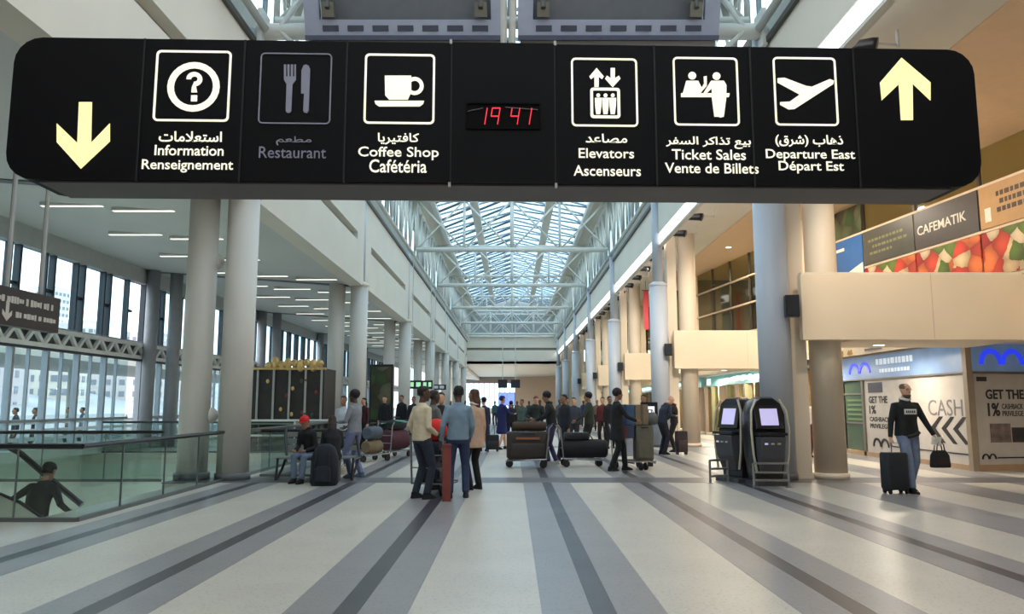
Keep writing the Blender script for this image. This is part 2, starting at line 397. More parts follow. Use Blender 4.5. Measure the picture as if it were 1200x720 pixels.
rr_ = rr_.mesh('rafter', mat('blue_grey_steel', (120, 132, 140), 0.5))
lv_ = MB()
for (xa, xb) in ((-4.3, -2.3), (-2.1, -.1), (.1, 2.1), (2.3, 4.3)):
    lv_.bar((xa, 1.0, zr(xa) - .12), (xb, 0.0, zr(xb) - .12), 0.26, 0.05)
lv_ = lv_.mesh('louvre', mat('louvre_blue_grey', (92, 110, 122), 0.5))
while y < YE:
    for me in pm.values():
        if y > 10: link('pane', me, rf, (0, y, 0))
    link('rafter', rr_, rf, (0, y, 0)); link('louvre', lv_, rf, (0, y, 0)); y += 2.0
for x in (0, 2.22, -2.22, 4.4, -4.4):
    hwx = 0.24 if abs(x) == 2.22 else 0.12
    MB().box(x - hwx, x + hwx, YB, YE, zr(x) - 0.3, zr(x) + 0.02).obj('purlin', steel_white, rf)
# clerestory mullions (one per 2 m)
ms = MB().box(-0.05, 0.05, -0.05, 0.05, 10.0, 11.7).mesh('mullion', mat('blue_grey_steel', (120, 132, 140), 0.5))
gp = MB().box(-0.01, 0.01, 0.05, 1.95, 10.0, 11.7).mesh('pane', gl_clear)
y = 11.0
while y < YE - 1:
    for s in (-1, 1): link('mullion', ms, rf, (s * 5.8, y, 0)); link('pane', gp, rf, (s * 5.8, y, 0))
    y += 2.0

# ------------------------------------------------------------------ roof trusses
def truss_mesh():
    b = MB(); zl, zh = 9.5, 12.15; X = 5.0
    b.tube([(-X, 0, zl), (X, 0, zl)], 0.13, 8); b.tube([(-X, 0, zh), (X, 0, zh)], 0.11, 8)
    ch = b; 
    return b.mesh('chord', steel_white, True)
def web_meshes():
    out = []; zl, zh = 9.5, 12.15; xs = [-5, -2.5, 0, 2.5, 5]
    for x in xs: out.append(('post', MB().tube([(x, 0, zl), (x, 0, zh)], 0.07 if x else 0.1, 6).mesh('post', steel_white, True)))
    for i in range(4):
        a, c = (xs[i], xs[i + 1]); zz = (zh, zl)
        out.append(('diagonal', MB().tube([(a, 0, zh), (c, 0, zl)], 0.05, 6).mesh('diagonal', steel_white, True)))
        out.append(('diagonal', MB().tube([(a, 0, zl), (c, 0, zh)], 0.05, 6).mesh('diagonal', steel_white, True)))
    return out
cm = truss_mesh(); wm = web_meshes()
names = ['nearest white steel truss across the hall, behind the grey light trays', 'white steel roof truss second from the sign, mostly behind the black sign',
 'white steel roof truss just below the black sign, largest fully seen', 'white steel roof truss right behind the largest fully seen one',
 'white steel roof truss third below the sign, smaller', 'white steel roof truss second from the end wall', 'white steel roof truss closest to the end wall']
for i, r in enumerate(ROWS[1:]):
    t = thing('roof_truss', names[i], 'truss', (0, r, 0), 0, 'roof trusses across the hall')
    link('chord', cm, t)
    for nm, me in wm: link(nm, me, t)
t = thing('roof_truss', 'latticed white truss wall standing on top of the end wall fascia', 'truss', (0, 90.7, 0), 0, 'roof trusses across the hall')
link('chord', cm, t)
for nm, me in wm: link(nm, me, t)
# longitudinal trusses along both eaves, one per bay
side = MB()
side.tube([(0, 0.1, 9.2), (0, 11.9, 9.2)], 0.09, 6); side.tube([(0, 0.1, 12.15), (0, 11.9, 12.15)], 0.09, 6); side_ch = side.mesh('chord', steel_white, True)
side_posts = [MB().tube([(0, 1.5 * k, 9.2), (0, 1.5 * k, 12.15)], 0.055, 6).mesh('post', steel_white, True) for k in range(1, 8)]
side_dg = [MB().tube([(0, 1.5 * k, 9.2 if k % 2 else 12.15), (0, 1.5 * k + 1.5, 12.15 if k % 2 else 9.2)], 0.045, 6).mesh('diagonal', steel_white, True) for k in range(8)]
for i, r in enumerate(ROWS[:-1]):
    for s in (-1, 1):
        sd = 'left' if s < 0 else 'right'
        t = thing('eaves_truss', 'white lattice truss above the %s fascia, %s bay from the sign' % (sd, ['first', 'second', 'third', 'fourth', 'fifth', 'sixth', 'last'][i]), 'truss', (s * 5.12, r, 0), 0, 'lattice trusses above the %s fascia' % sd)
        link('chord', side_ch, t)
        for me in side_posts: link('post', me, t)
        for me in side_dg: link('diagonal', me, t)

# ------------------------------------------------------------------ end wall and the hall beyond
we = frame('wall_end')
MB().box(-6, 6, YE, YE + .5, 6.3, 7.9).obj('lower_band', white, we)
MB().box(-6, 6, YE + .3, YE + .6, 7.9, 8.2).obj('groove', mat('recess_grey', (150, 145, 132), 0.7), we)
MB().box(-6, 6, YE, YE + .5, 8.2, 9.9).obj('upper_band', white, we)
MB().box(-6, 6, YE + .2, YE + .5, 9.9, 14).obj('gable', mat('gable_grey', (150, 156, 158), 0.7), we)
struct(MB().box(-13.3, 20, YE, 135, 6.3, 6.6).obj('ceiling_end', ceil_grey))
wb_ = frame('wall_back')
MB().box(-13.3, -8.5, 134, 134.4, 0, 6.4).obj('left_pier', white, wb_); MB().box(0.5, 20, 134, 134.4, 0, 6.4).obj('right_panel', mat('back_tan', (190, 170, 150), 0.7), wb_)
MB().box(-8.5, 0.5, 134, 134.4, 0, 0.9).obj('sill', white, wb_); MB().box(-8.5, 0.5, 134, 134.4, 5.2, 6.4).obj('head', mat('back_brown', (150, 140, 132), .7), wb_)
wn = frame('window_7', (0, 134, 0))
for k in range(10):
    MB().box(-8.5 + .9 * k, -8.4 + .9 * k, 0, .2, .9, 5.2).obj('mullion', grey_frame, wn)
    if k < 10: MB().box(-8.4 + .9 * k, -7.6 + .9 * k, .08, .1, .9, 5.2).obj('pane', gl_clear, wn)
# closing walls behind the camera and far right
struct(MB().box(-13.5, 22, YB - .3, YB, -.3, 14.2).obj('wall_rear', white))
struct(MB().box(21.5, 22, YB, 135, 0, 8.2).obj('wall_far_right', tan))
struct(MB().box(-13.35, -13.1, YB, 13.8, 0, 6.4).obj('wall_left_rear', white))

# ------------------------------------------------------------------ columns
def col_mesh(r1, z0, z1, r2=None, cap=False):
    b = MB(); pr = [(r1 * 1.06, z0), (r1 * 1.06, z0 + .1), (r1, z0 + .12), (r1, z1)]
    b.lathe((0, 0, 0), pr, 28); return b.mesh('shaft', colpaint, True)
ordn = ['nearest', 'second', 'third', 'fourth', 'fifth', 'sixth', 'seventh']
sh_l = MB().lathe((0, 0, 0), [(.31, 0), (.31, 5.70)], 28).mesh('shaft', colpaint, True)
sh_u = MB().lathe((0, 0, 0), [(.19, 5.84), (.19, 9.3)], 20).mesh('upper_shaft', colpaint_b, True)
cap_ = MB().lathe((0, 0, 0), [(.31, 5.68), (.36, 5.70), (.36, 5.78), (.2, 5.86)], 24).mesh('collar', white, True)
capr_ = MB().lathe((0, 0, 0), [(.32, 5.68), (.34, 5.70), (.34, 5.76), (.2, 5.86)], 24).mesh('collar', colpaint_b, True)
base_ = MB().lathe((0, 0, 0), [(.34, 0), (.34, .12), (.315, .14)], 24).mesh('base', mat('column_base_grey', (110, 112, 112), .5), True)
sh_r = MB().lathe((0, 0, 0), [(.32, 0), (.32, 5.70)], 28).mesh('shaft', colpaint_b, True)
sh_o = MB().lathe((0, 0, 0), [(.29, 0), (.29, 5.78)], 28).mesh('shaft', colpaint, True)
sh_t = MB().lathe((0, 0, 0), [(.31, 0), (.31, 7.88)], 28).mesh('shaft', tan2, True)
base_t = MB().lathe((0, 0, 0), [(.35, 0), (.35, .1), (.315, .12)], 24).mesh('base', tan2, True)
for i, r in enumerate(ROWS[1:]):
    t = thing('column', '%s round white column in the left row along the hall edge' % ordn[i], 'column', (-5.5, r, 0), 0, 'left hall columns')
    for nm, me in (('shaft', sh_l), ('upper_shaft', sh_u), ('collar', cap_), ('base', base_)): link(nm, me, t)
    t = thing('column', 'outer white column standing left of the %s left hall column' % ordn[i], 'column', (-6.3, r, 0), 0, 'outer left columns')
    for nm, me in (('shaft', sh_o), ('base', base_)): link(nm, me, t)
    t = thing('column', '%s round blue-grey column in the right row along the hall edge' % ordn[i], 'column', (5.27, r, 0), 0, 'right hall columns')
    for nm, me in (('shaft', sh_r), ('upper_shaft', sh_u), ('collar', capr_), ('base', base_)): link(nm, me, t)
    t = thing('pier', 'flat tan pier right behind the %s right hall column' % ordn[i], 'pier', (5.82, r + .30, 0), 0, 'tan piers')
    MB().box(-.2, .13, -.2, .2, 0, 7.6).obj('shaft', tan2, t); MB().box(-.21, .16, -.22, .22, 0, .1).obj('base', tan2, t)
    t = thing('column', 'round tan column passing behind the balcony beside the %s right hall column' % ordn[i], 'column', (6.36, r + .2, 0), 0, 'tan columns under the mezzanine')
    for nm, me in (('shaft', sh_t), ('base', base_t)): link(nm, me, t)
fcm = MB().lathe((0, 0, 0), [(.22, 0), (.22, 6.2)], 20).mesh('column', mat('facade_column', (150, 152, 158), .45), True)
for i, (y) in enumerate((27.0, 39.0, 51.0, 63.0)):
    for j, x in enumerate((-12.75, -12.15)):
        o = link('column', fcm, None, (x, y + (0, .5)[j], 0))
        tag(o, 'slim grey column by the glass facade, %s of the %s pair' % (('outer', 'inner')[j], ordn[i]), 'column', 'slim columns by the facade')

# ------------------------------------------------------------------ right mezzanine and shops
mz = frame('trim_1')
for i, r in enumerate(ROWS[1:]):
    t = thing('mezzanine_balcony', 'tan boxed balcony spanning from the %s right hall column to the shops' % ordn[i], 'balcony', (0, r, 0), 0, 'tan mezzanine balconies')
    w_ = 10.15 if i == 0 else 9.3
    MB().box(5.72, w_, -.36, -.18, 2.72, 4.03).obj('front_panel', tan, t, bevel=.01); MB().box(6.75, w_, -.17, 1.7, 2.72, 4.0).obj('deck', tan, t)
    MB().box(5.74, w_ - .02, -.35, -.19, 4.03, 4.07).obj('coping', mat('coping_cream', (235, 220, 198), .5), t)
    MB().box(8.3, 8.31, -.363, -.35, 2.74, 4.02).obj('joint', mat('joint_tan', (205, 184, 158), .7), t)
MB().box(10.15, 10.5, YB, 15.7, 2.72, 4.03).obj('parapet', tan, mz); MB().box(10.13, 10.15, 15.3, 15.36, 2.72, 4.03).obj('parapet_joint', mat('joint_tan', (190, 165, 138), .7), mz)
MB().box(10.3, 10.5, 17.6, 27.6, 2.9, 4.03).obj('parapet', tan, mz)
MB().box(9.3, 9.5, 29.5, YE, 2.9, 4.03).obj('parapet', tan, mz)
MB().box(10.3, 21.5, YB, 27.7, 2.82, 3.0).obj('slab', soffit_white, mz); MB().box(9.4, 21.5, 27.7, YE, 2.82, 3.0).obj('slab', soffit_white, mz)
# transverse tan walls closing each gallery bay, with a slot window
for (yy, xa, xb) in ((26.4, 9.25, 11.0), (38.4, 7.9, 9.4), (50.4, 7.7, 8.8)):
    MB().box(xa, xb, yy, yy + .4, 3.0, 7.9).obj('pier_wall', tan, mz)
    MB().box(xa + .32, xa + .55, yy - .02, yy, 4.2, 7.2).obj('slot_window', mat('slot_green', (96, 92, 62), .3), mz)
# gallery glazing: panes 2.4 m wide in three rows, wall leans towards the hall
ang = math.atan(0.133)
def gallery(n, y0, y1, step, offs=0.0, const=None):
    """window along the mezzanine; local +Y runs along the wall"""
    xw = (lambda y: const) if const else (lambda y: 14.4 - .133 * y - offs)
    wn = frame('window_%d' % n, (0, 0, 0))
    ys = []; y = y1
    while y > y0: ys.append(y); y -= step
    ys.append(max(y, y0 - step))
    return wn, ys, xw
def quad_plate(y0, y1, z0, z1, xw, d, th=.03):
    b = MB(); a = Vector((xw(y0) - d, y0, 0)); c = Vector((xw(y1) - d, y1, 0))
    b.add([(a.x, a.y, z0), (c.x, c.y, z0), (c.x, c.y, z1), (a.x, a.y, z1), (a.x + th, a.y, z0), (c.x + th, c.y, z0), (c.x + th, c.y, z1), (a.x + th, a.y, z1)],
          [(0, 1, 2, 3), (4, 5, 6, 7), (0, 1, 5, 4), (1, 2, 6, 5), (2, 3, 7, 6), (3, 0, 4, 7)]); return b
frame_dk = mat('gallery_mullion', (60, 52, 44), .5); frame_tan = mat('gallery_rail', (214, 190, 160), .5)
wn, ysA, xwA = gallery(8, 11, 25.8, 2.35)
ysA = [25.8, 23.87, 21.4, 18.9, 16.5, 14.1]
for i in range(len(ysA) - 1):
    quad_plate(ysA[i + 1] + .04, ysA[i] - .04, 6.95, 7.9, xwA, 0).obj('pane', gl_gallery, wn)
    quad_plate(ysA[i + 1], ysA[i + 1] + .07, 4.1, 7.9, xwA, .06, .08).obj('mullion', frame_dk, wn)
for z in (4.55, 5.76, 6.9): quad_plate(14.1, 25.8, z - .03, z + .035, xwA, .09, .1).obj('rail', frame_tan, wn)
quad_plate(14.1, 25.8, 3.0, 4.5, xwA, 0).obj('spandrel', frame_dk, wn)
wn, ysB, xwB = gallery(9, 28, 38.2, 2.0)
for i in range(len(ysB) - 1):
    for (z0, z1) in ((3.0, 4.5), (4.6, 5.7), (5.8, 6.85), (6.95, 7.9)): quad_plate(ysB[i + 1] + .04, ysB[i] - .04, z0, z1, xwB, 0).obj('pane', gl_gallery, wn)
    quad_plate(ysB[i + 1] - .04, ysB[i + 1] + .04, 3.0, 7.9, xwB, .06, .08).obj('mullion', frame_dk, wn)
for z in (4.55, 5.75, 6.9): quad_plate(27.8, 38.2, z - .03, z + .035, xwB, .09, .1).obj('rail', frame_tan, wn)
wn, ysC, xwC = gallery(10, 40, 90, 2.4, const=9.1)
for i in range(len(ysC) - 1):
    quad_plate(ysC[i + 1] + .04, ysC[i] - .04, 3.0, 7.9, xwC, 0).obj('pane', gl_gallery, wn); quad_plate(ysC[i + 1] - .04, ysC[i + 1] + .04, 3.0, 7.9, xwC, .06, .08).obj('mullion', frame_dk, wn)
struct(MB().box(16.5, 16.8, 10, 90, 3, 7.9).obj('wall_gallery_back', mat('gallery_back', (112, 104, 84), .7)))
struct(MB().box(9.6, 16.5, 39.5, 39.8, 3, 7.9).obj('wall_gallery_cross', mat('gallery_back', (112, 104, 84), .7)))
# ------------------------------------------------------------------ hanging direction sign
SL, SR = Vector((-3.17, 4.65, 0)), Vector((3.05, 4.83, 0))
sdir = (SR - SL).normalized(); snor = Vector((-sdir.y, sdir.x, 0)); sc0 = (SL + SR) / 2; sc0.z = 2.85
yaw = atan2(sdir.y, sdir.x); SWID = (SR - SL).length; SH_ = 0.935
def S(px, py):
    p = atplane(px, py, sc0, snor); d = p - sc0; return (d.dot(sdir), d.z)
sign = thing('direction_sign', 'long black hanging airport sign with lit white pictograms and trilingual lettering', 'sign', sc0, yaw)
sblk = mat('sign_black', (9, 9, 14), 0.55, var=0.1, scale=3, spec=0.15); sund = mat('sign_underside', (88, 82, 80), 0.5); seam = mat('seam_black', (8, 8, 10), .6)
lit = mat('sign_lit_white', (246, 242, 222), 0.5, emit=0.27, var=0.0)
lity = mat('sign_lit_yellow', (246, 238, 168), 0.5, emit=0.3, var=0.04, scale=3)
unlit = mat('sign_unlit_grey', (150, 152, 172), 0.5, emit=0.0)
hw = SWID / 2
seams = [S(x, 130)[0] for x in (165, 284, 405, 529, 650, 768, 881, 1003)]
ed = [-hw] + seams + [hw]
for i in range(9):
    a, c = ed[i] + (0.003 if i else 0), ed[i + 1] - (0.003 if i < 8 else 0)
    if i == 0: pts = [(c, 0), (c, SH_)] + [p for p in rrect(a, a + 1, 0, SH_, .17)[6:18]]
    elif i == 8: R = rrect(c - 1, c, 0, SH_, .17); pts = R[18:] + R[:6] + [(a, SH_), (a, 0)]
    else: pts = [(a, 0), (c, 0), (c, SH_), (a, SH_)]
    f = -0.012 if i == 4 else 0.0
    MB().plate(pts, f, 0.40 if i in (0, 8) else 0.42).obj('panel', sblk, sign)
b = MB(); b.box(-hw + .2, hw - .2, 0.03, .40, -.012, -.001); b.obj('underside_plate', sund, sign)
for x in seams: MB().box(x - .006, x + .006, -.006, .02, -.008, SH_).obj('seam', seam, sign)
for x in (S(529, 0)[0], S(650, 0)[0]):
    MB().box(x - .008, x + .008, -.01, .01, SH_ - .01, SH_ + .02).obj('clip', steel, sign); MB().box(x - .008, x + .008, -.01, .01, -.03, 0).obj('clip', steel, sign)
for x in (0.05, -0.01): MB().tube([(x + .02, .2, SH_), (x + .02, .2, 9.5 - 2.85)], 0.022, 10).obj('suspension_pole', steel_white, sign, smooth=True)
def sframe(xa, ya, xb, yb, m, th=2.4):
    (x0, z1), (x1, z0) = S(xa, ya), S(xb, yb); k = th * .0055
    MB().ringplate(rrect(x0, x1, z0, z1, .03), rrect(x0 + k, x1 - k, z0 + k, z1 - k, .02), -.006, .002).obj('pictogram_frame', m, sign)
def spoly(pts, m, nm='pictogram', d=-.006):
    MB().plate([S(*p) for p in pts], d, .002).obj(nm, m, sign)
def stext(body, xa, ya, xb, yb, m, bold=.008, dz=0):
    (x0, z1), (x1, z0) = S(xa, ya), S(xb, yb)
    text_box('lettering', body, x0, x1, z0, z1, -.004, m, sign, bold, .002)
sframe(184, 59, 268, 143, lit); sframe(306, 62, 387, 146, unlit, 1.5); sframe(428, 63, 509, 146, lit); sframe(669, 68, 748, 149, lit, 2.2); sframe(788, 67, 867, 148, lit, 2.2); sframe(905, 67, 983, 148, lit, 2.2)
# arrows
spoly([(93, 120), (108, 120), (107, 168), (129, 145), (129, 166), (95, 198), (67, 167), (67, 145), (91, 168)], lity, 'arrow')
spoly([(1056, 68), (1090, 97), (1090, 118), (1069, 98), (1069.5, 141), (1055.5, 141), (1053, 99), (1033, 118), (1031, 97)], lity, 'arrow')
# information: ring and question mark
cx, cz = S(227, 102); px = .0055
MB().ringplate(circ(cx, cz, 30 * px), circ(cx, cz, 22.5 * px), -.006, .002).obj('pictogram', lit, sign)
b = MB(); Q = []
for k in range(17):
    a = pi * 1.0 - (pi * 1.45) * k / 16; Q.append((228 + 9.3 * cos(a), 93 - 8.3 * sin(a), 228 + 3.9 * cos(a), 93 - 3.2 * sin(a)))
for k in range(16): b.plate([S(Q[k][0], Q[k][1]), S(Q[k + 1][0], Q[k + 1][1]), S(Q[k + 1][2], Q[k + 1][3]), S(Q[k][2], Q[k][3])], -.006, .002)
b.plate([S(Q[16][0] + .3, Q[16][1] - .2), S(231.2, 108.5), S(224.5, 108.5), S(225, 103), S(Q[16][2] - .5, Q[16][3] - .5)], -.006, .002)
b.plate([S(224.3, 112), S(231.3, 112), S(231, 119), S(224, 119)], -.006, .002)
b.obj('pictogram', lit, sign)
# fork and knife
spoly([(333, 76), (335.5, 76), (335.5, 90), (337, 90), (337, 76), (339.5, 76), (339.5, 90), (341, 90), (341, 76), (343.5, 76), (343.5, 90), (345, 90), (345, 76), (347, 76), (347, 94), (343, 99), (341.5, 131), (339, 133), (336, 132), (335, 130), (336, 99), (333, 94)], unlit)
spoly([(356, 77), (359, 76), (362, 77.5), (363.5, 81), (362, 130), (360, 133), (356.5, 132), (355.5, 130), (356.5, 110), (353, 110), (353.5, 83)], unlit)
# cup and saucer
spoly([(451, 89), (482, 89), (482, 108), (478, 117), (456, 117), (451.5, 112)], lit)
cx, cz = S(486, 101); MB().ringplate(circ(cx, cz, 10.5 * px, rz=11 * px), circ(cx, cz, 6 * px, rz=6.5 * px), -.0055, .002).obj('pictogram', lit, sign)
spoly([(439, 118.5), (497, 118.5), (496, 122), (492, 125), (444, 125), (440, 122)], lit)
# elevator
spoly([(699, 80), (707.5, 90), (705.5, 93), (701.5, 90), (701.5, 102), (696.5, 102), (696.5, 90), (692.5, 93), (690.5, 90)], lit)
spoly([(715.5, 80), (720.5, 80), (720.5, 92), (725, 89), (727, 92.5), (718, 102.5), (709, 92.5), (711, 89), (715.5, 92)], lit)
(x0, z1), (x1, z0) = S(691.5, 103), S(727, 139); MB().ringplate(rrect(x0, x1, z0, z1, .02), rrect(x0 + .018, x1 - .018, z0 + .018, z1 - .018, .008), -.006, .002).obj('pictogram', lit, sign)
for x in (701, 709.5, 718):
    cx, cz = S(x, 112); MB().plate(circ(cx, cz, 2.3 * px, 12), -.006, .002).obj('pictogram', lit, sign)
    spoly([(x - 4, 115), (x + 4, 115), (x + 3.6, 125), (x + 2.4, 134), (x - 2.4, 134), (x - 3.6, 125)], lit)
# ticket sales: two people at a counter
for x, y in ((811, 89), (839.5, 89.5)):
    cx, cz = S(x, y); MB().plate(circ(cx, cz, 4.7 * px, 16), -.006, .002).obj('pictogram', lit, sign)
spoly([(804, 95), (818, 95), (822, 103), (825, 98), (824.5, 90), (828, 89.5), (828, 101), (821, 109), (800, 109.5)], lit)
spoly([(833, 95), (848, 95), (851, 100), (851, 114), (848, 137), (844, 138), (842, 137), (837, 137), (834, 114), (834, 104), (828, 109.5), (824, 109.5)], lit)
spoly([(798, 109.5), (855, 109.5), (854, 114), (798, 114)], lit, d=-.0045)
# aeroplane taking off
spoly([(911, 92), (919, 91.5), (944, 101), (951, 102), (972, 93), (977, 95), (976, 99), (931, 128), (924, 128.5), (914, 123), (914, 120), (925, 119.5), (937, 111), (911, 97)], lit)
W = lit
stext(arabic('استعلامات'), 187, 154, 260, 167, W, .014); stext('Information', 182, 170, 262, 183, W); stext('Renseignement', 167, 187, 273, 203, W)
stext(arabic('مطعم'), 324, 160, 365, 171, unlit); stext('Restaurant', 304, 172, 382, 186, unlit, .0)
stext(arabic('كافتيريا'), 443, 156, 491, 170, W, .014); stext('Coffee Shop', 420, 172, 514, 188, W); stext('Cafétéria', 433, 187, 500, 203, W)
stext(arabic('مصاعد'), 686, 157, 735, 168, W, .014); stext('Elevators', 678, 174, 743, 186, W); stext('Ascenseurs', 672, 194, 751, 207, W)
stext(arabic('بيع تذاكر السفر'), 780, 160, 880, 175, W, .014); stext('Ticket Sales', 787, 175, 874, 188, W); stext('Vente de Billets', 779, 191, 889, 204, W)
stext(arabic('ذهاب (شرق)'), 908, 158, 988, 173, W, .014); stext('Departure East', 897, 175, 1002, 190, W); stext('Départ Est', 912, 189, 989, 204, W)
# clock
(x0, z1), (x1, z0) = S(546, 121), S(634, 153)
b = MB(); b.ringplate(rrect(x0, x1, z0, z1, .01), rrect(x0 + .01, x1 - .01, z0 + .01, z1 - .01, .008), -.022, -.012); b.obj('clock_bezel', mat('bezel_black', (6, 6, 7), .6, spec=.1), sign)
MB().box(x0, x1, -.014, -.0125, z0, z1).obj('clock_window', mat('bezel_black', (6, 6, 7), .6, spec=.1), sign)
led = mat('led_red', (215, 44, 60), .5, emit=.45, var=0)
SEG = {'1': 'bc', '9': 'abcfg', '4': 'bcfg', '7': 'abc'}
def digit(ch, cx, cy, w=9, h=19):
    b = MB()
    L = {'a': ((0, 0), (1, 0)), 'b': ((1, 0), (1, .5)), 'c': ((1, .5), (1, 1)), 'd': ((0, 1), (1, 1)), 'e': ((0, .5), (0, 1)), 'f': ((0, 0), (0, .5)), 'g': ((0, .5), (1, .5))}
    for s_ in SEG[ch]:
        (a0, a1), (b0, b1) = L[s_]; sl = 3
        p = S(cx + a0 * w + (1 - a1) * sl, cy + a1 * h); q = S(cx + b0 * w + (1 - b1) * sl, cy + b1 * h)
        b.bar((p[0], -.015, p[1]), (q[0], -.015, q[1]), .016, .006)
    b.obj('clock_digit', led, sign)
digit('1', 559, 128); digit('9', 574, 128); digit('4', 597, 128); digit('1', 611, 128)
b = MB()
for a, c in (((547, 132), (566, 128)), ((592, 127), (630, 130))):
    p, q = S(*a), S(*c); b.bar((p[0], -.017, p[1]), (q[0], -.017, q[1]), .009, .003)
b.obj('clock_scratch', mat('scratch_grey', (120, 120, 124), .6), sign)

# ------------------------------------------------------------------ light trays above the sign
lav = mat('tray_blue_grey', (150, 154, 172), .5); trg = mat('tray_inner_grey', (92, 94, 98), .6); slt = mat('tray_slot', (58, 62, 78), .5)
def tray(cx, label):
    t = thing('light_tray', label, 'light tray', (cx, 14.7, 8.86), 0, 'light trays under the first truss')
    w2 = 2.02; R = Matrix.Rotation(radians(22), 4, 'X')
    # local plane: x width, y depth; tilted so the tray looks down at the hall
    b = MB(); b.ringplate([(-w2, 0), (w2, 0), (w2, 2.2), (-w2, 2.2)], [(-w2 + .3, .30), (w2 - .3, .30), (w2 - .32, 1.9), (-w2 + .32, 1.9)], -.06, .1); b.tf(R.copy()); b.obj('tray_frame', lav, t)
    b = MB(); b.box(-w2 + .3, w2 - .3, .16, .2, .25, 1.92).tf(R); b.obj('inner_panel', trg, t)
    b = MB(); b.box(-w2, w2, -.1, .2, -.09, 0).tf(R); b.obj('front_lip', mat('lip_navy', (74, 78, 98), .4), t)
    b = MB(); b.box(-w2 + .05, w2 - .05, -.02, .6, -.26, -.1).tf(R); b.obj('lower_beam', mat('beam_grey', (120, 116, 112), .6), t)
    for k in range(7):
        x = -w2 + .52 + k * (2 * w2 - 1.04) / 6
        MB().box(x - .16, x + .16, -.075, -.05, .08, .19).tf(R).obj('slot', slt, t)
    for x in (-w2 + .5, w2 - .5):
        MB().box(x - .12, x + .12, -.16, .02, .34, .62).tf(R).obj('clamp', mat('clamp_steel', (120, 116, 106), .4, metal=.6), t)
        MB().tube([(x, -.2, .5), (x, .3, 1.2)], .05, 8).tf(R).obj('clamp_bolt', mat('clamp_dark', (70, 66, 60), .5), t)
tray(-2.14, 'grey-blue slotted light tray above the sign, left of the suspension pole')
tray(2.14, 'grey-blue slotted light tray above the sign, right of the suspension pole')
for s, nm in ((-1, 'left'), (1, 'right')):
    t = thing('truss_bracket', 'white pipe bracket beside the %s light tray above the sign' % nm, 'bracket', (s * 4.75, 15.2, 9.1), 0)
    MB().tube([(-.55, 0, .1), (.55, 0, .1)], .17, 12).obj('pipe', steel_white, t, smooth=True)
    MB().tube([(-.5 * s, -.1, 1.0), (.1 * s, -.1, .1), (-.4 * s, -.1, -.4)], .06, 8).obj('brace', steel_white, t, smooth=True)
    MB().cbox((.45 * s, 0, .1), (.1, .5, .8)).obj('flange', steel_white, t)

# ------------------------------------------------------------------ spotlights, speakers, ceiling lights
spb = MB().tube([(0, .22, 0), (0, .1, .03), (0, -.18, 0), (0, -.24, -.02)], [.06, .1, .12, .125], 14).mesh('lamp_head', black, True)
spa = MB().tube([(0, 0, .04), (.25, 0, .06), (.62, 0, .04)], .022, 6).mesh('arm', steel_white, True)
spm = MB().tube([(.62, 0, .0), (.62, 0, .3)], .03, 6).mesh('mount', steel_white, True)
ORDS = 'first second third fourth fifth sixth seventh eighth ninth tenth eleventh twelfth thirteenth fourteenth fifteenth sixteenth'.split()
for k in range(26):
    y = 11.97 + 2.31 * k
    if y > 86: break
    lab = 'black spotlight on the right fascia, %s beyond the second column' % ORDS[k - 11] if k > 10 else 'black spotlight on the right fascia, %s' % (['peeking over the top edge of the sign', 'nearest one hidden by the sign', 'second one hidden by the sign', 'third one hidden by the sign', 'fourth one, at the sign edge', 'first fully seen below the sign', 'second below the sign', 'third below the sign', 'fourth below the sign', 'fifth below the sign', 'sixth below the sign'][k])
    t = thing('spotlight', lab, 'spotlight', (5.72, y, 7.28), 0, 'spotlights along the right fascia' if k <= 10 else 'far spotlights along the right fascia')
    o = link('lamp_head', spb, t, rot=(0, 0, radians(60))); link('arm', spa, t); link('mount', spm, t)
spk = MB().box(-.13, .13, -.12, .12, -.21, .21).mesh('housing', black)
spg = MB().box(-.11, .11, -.135, -.12, -.19, .19).mesh('grille', mat('grille_black', (38, 38, 42), .8, bump=.4, scale=60))
spk2 = MB().tube([(-.05, .1, 0), (-.12, .25, 0)], .03, 6).mesh('bracket', black)
for i, r in enumerate(ROWS[1:6]):
    t = thing('loudspeaker', 'black box loudspeaker fixed to the %s right hall column' % ordn[i], 'speaker', (5.50, r - .42, 3.38), radians(-12), 'loudspeakers on the right columns')
    link('housing', spk, t); link('grille', spg, t); link('bracket', spk2, t)
lfm = MB().box(-.72, .72, -.06, .06, -.02, .05).mesh('housing', steel_white); lfd = MB().box(-.7, .7, -.045, .045, -.032, -.02).mesh('diffuser', lamp_tube)
ORD = ['first', 'second', 'third', 'fourth', 'fifth', 'sixth', 'seventh', 'eighth', 'ninth', 'tenth', 'eleventh', 'twelfth', 'thirteenth', 'fourteenth', 'fifteenth']
for i in range(15):
    y = 17.2 + 3 * i
    for j, x in enumerate((-10.1, -8.45, -6.75)):
        if i < 3 and j == 2: continue
        z = 5.715 + (abs(x) - 5.65) / 7.55 * .53
        t = thing('ceiling_light', 'slim ceiling strip light in the left aisle, %s of the %s row' % (('left', 'middle', 'right')[j], ORD[i]) if i else 'bright strip light near the %s end of the first row above the facade windows' % ('left', 'right')[j], 'ceiling light', (x, y, z - .02), 0, 'strip lights in the left aisle ceiling' if i else None)
        link('housing', lfm, t); link('diffuser', lfd, t)
dl = MB().lathe((0, 0, 0), [(.14, 0), (.14, .02)], 16).mesh('trim_ring', steel_white, True); dd = MB().lathe((0, 0, 0), [(.11, -.006), (.11, .0)], 16).mesh('diffuser', lamp_white, True)
WARM = (1.0, .87, .70)
n = 0
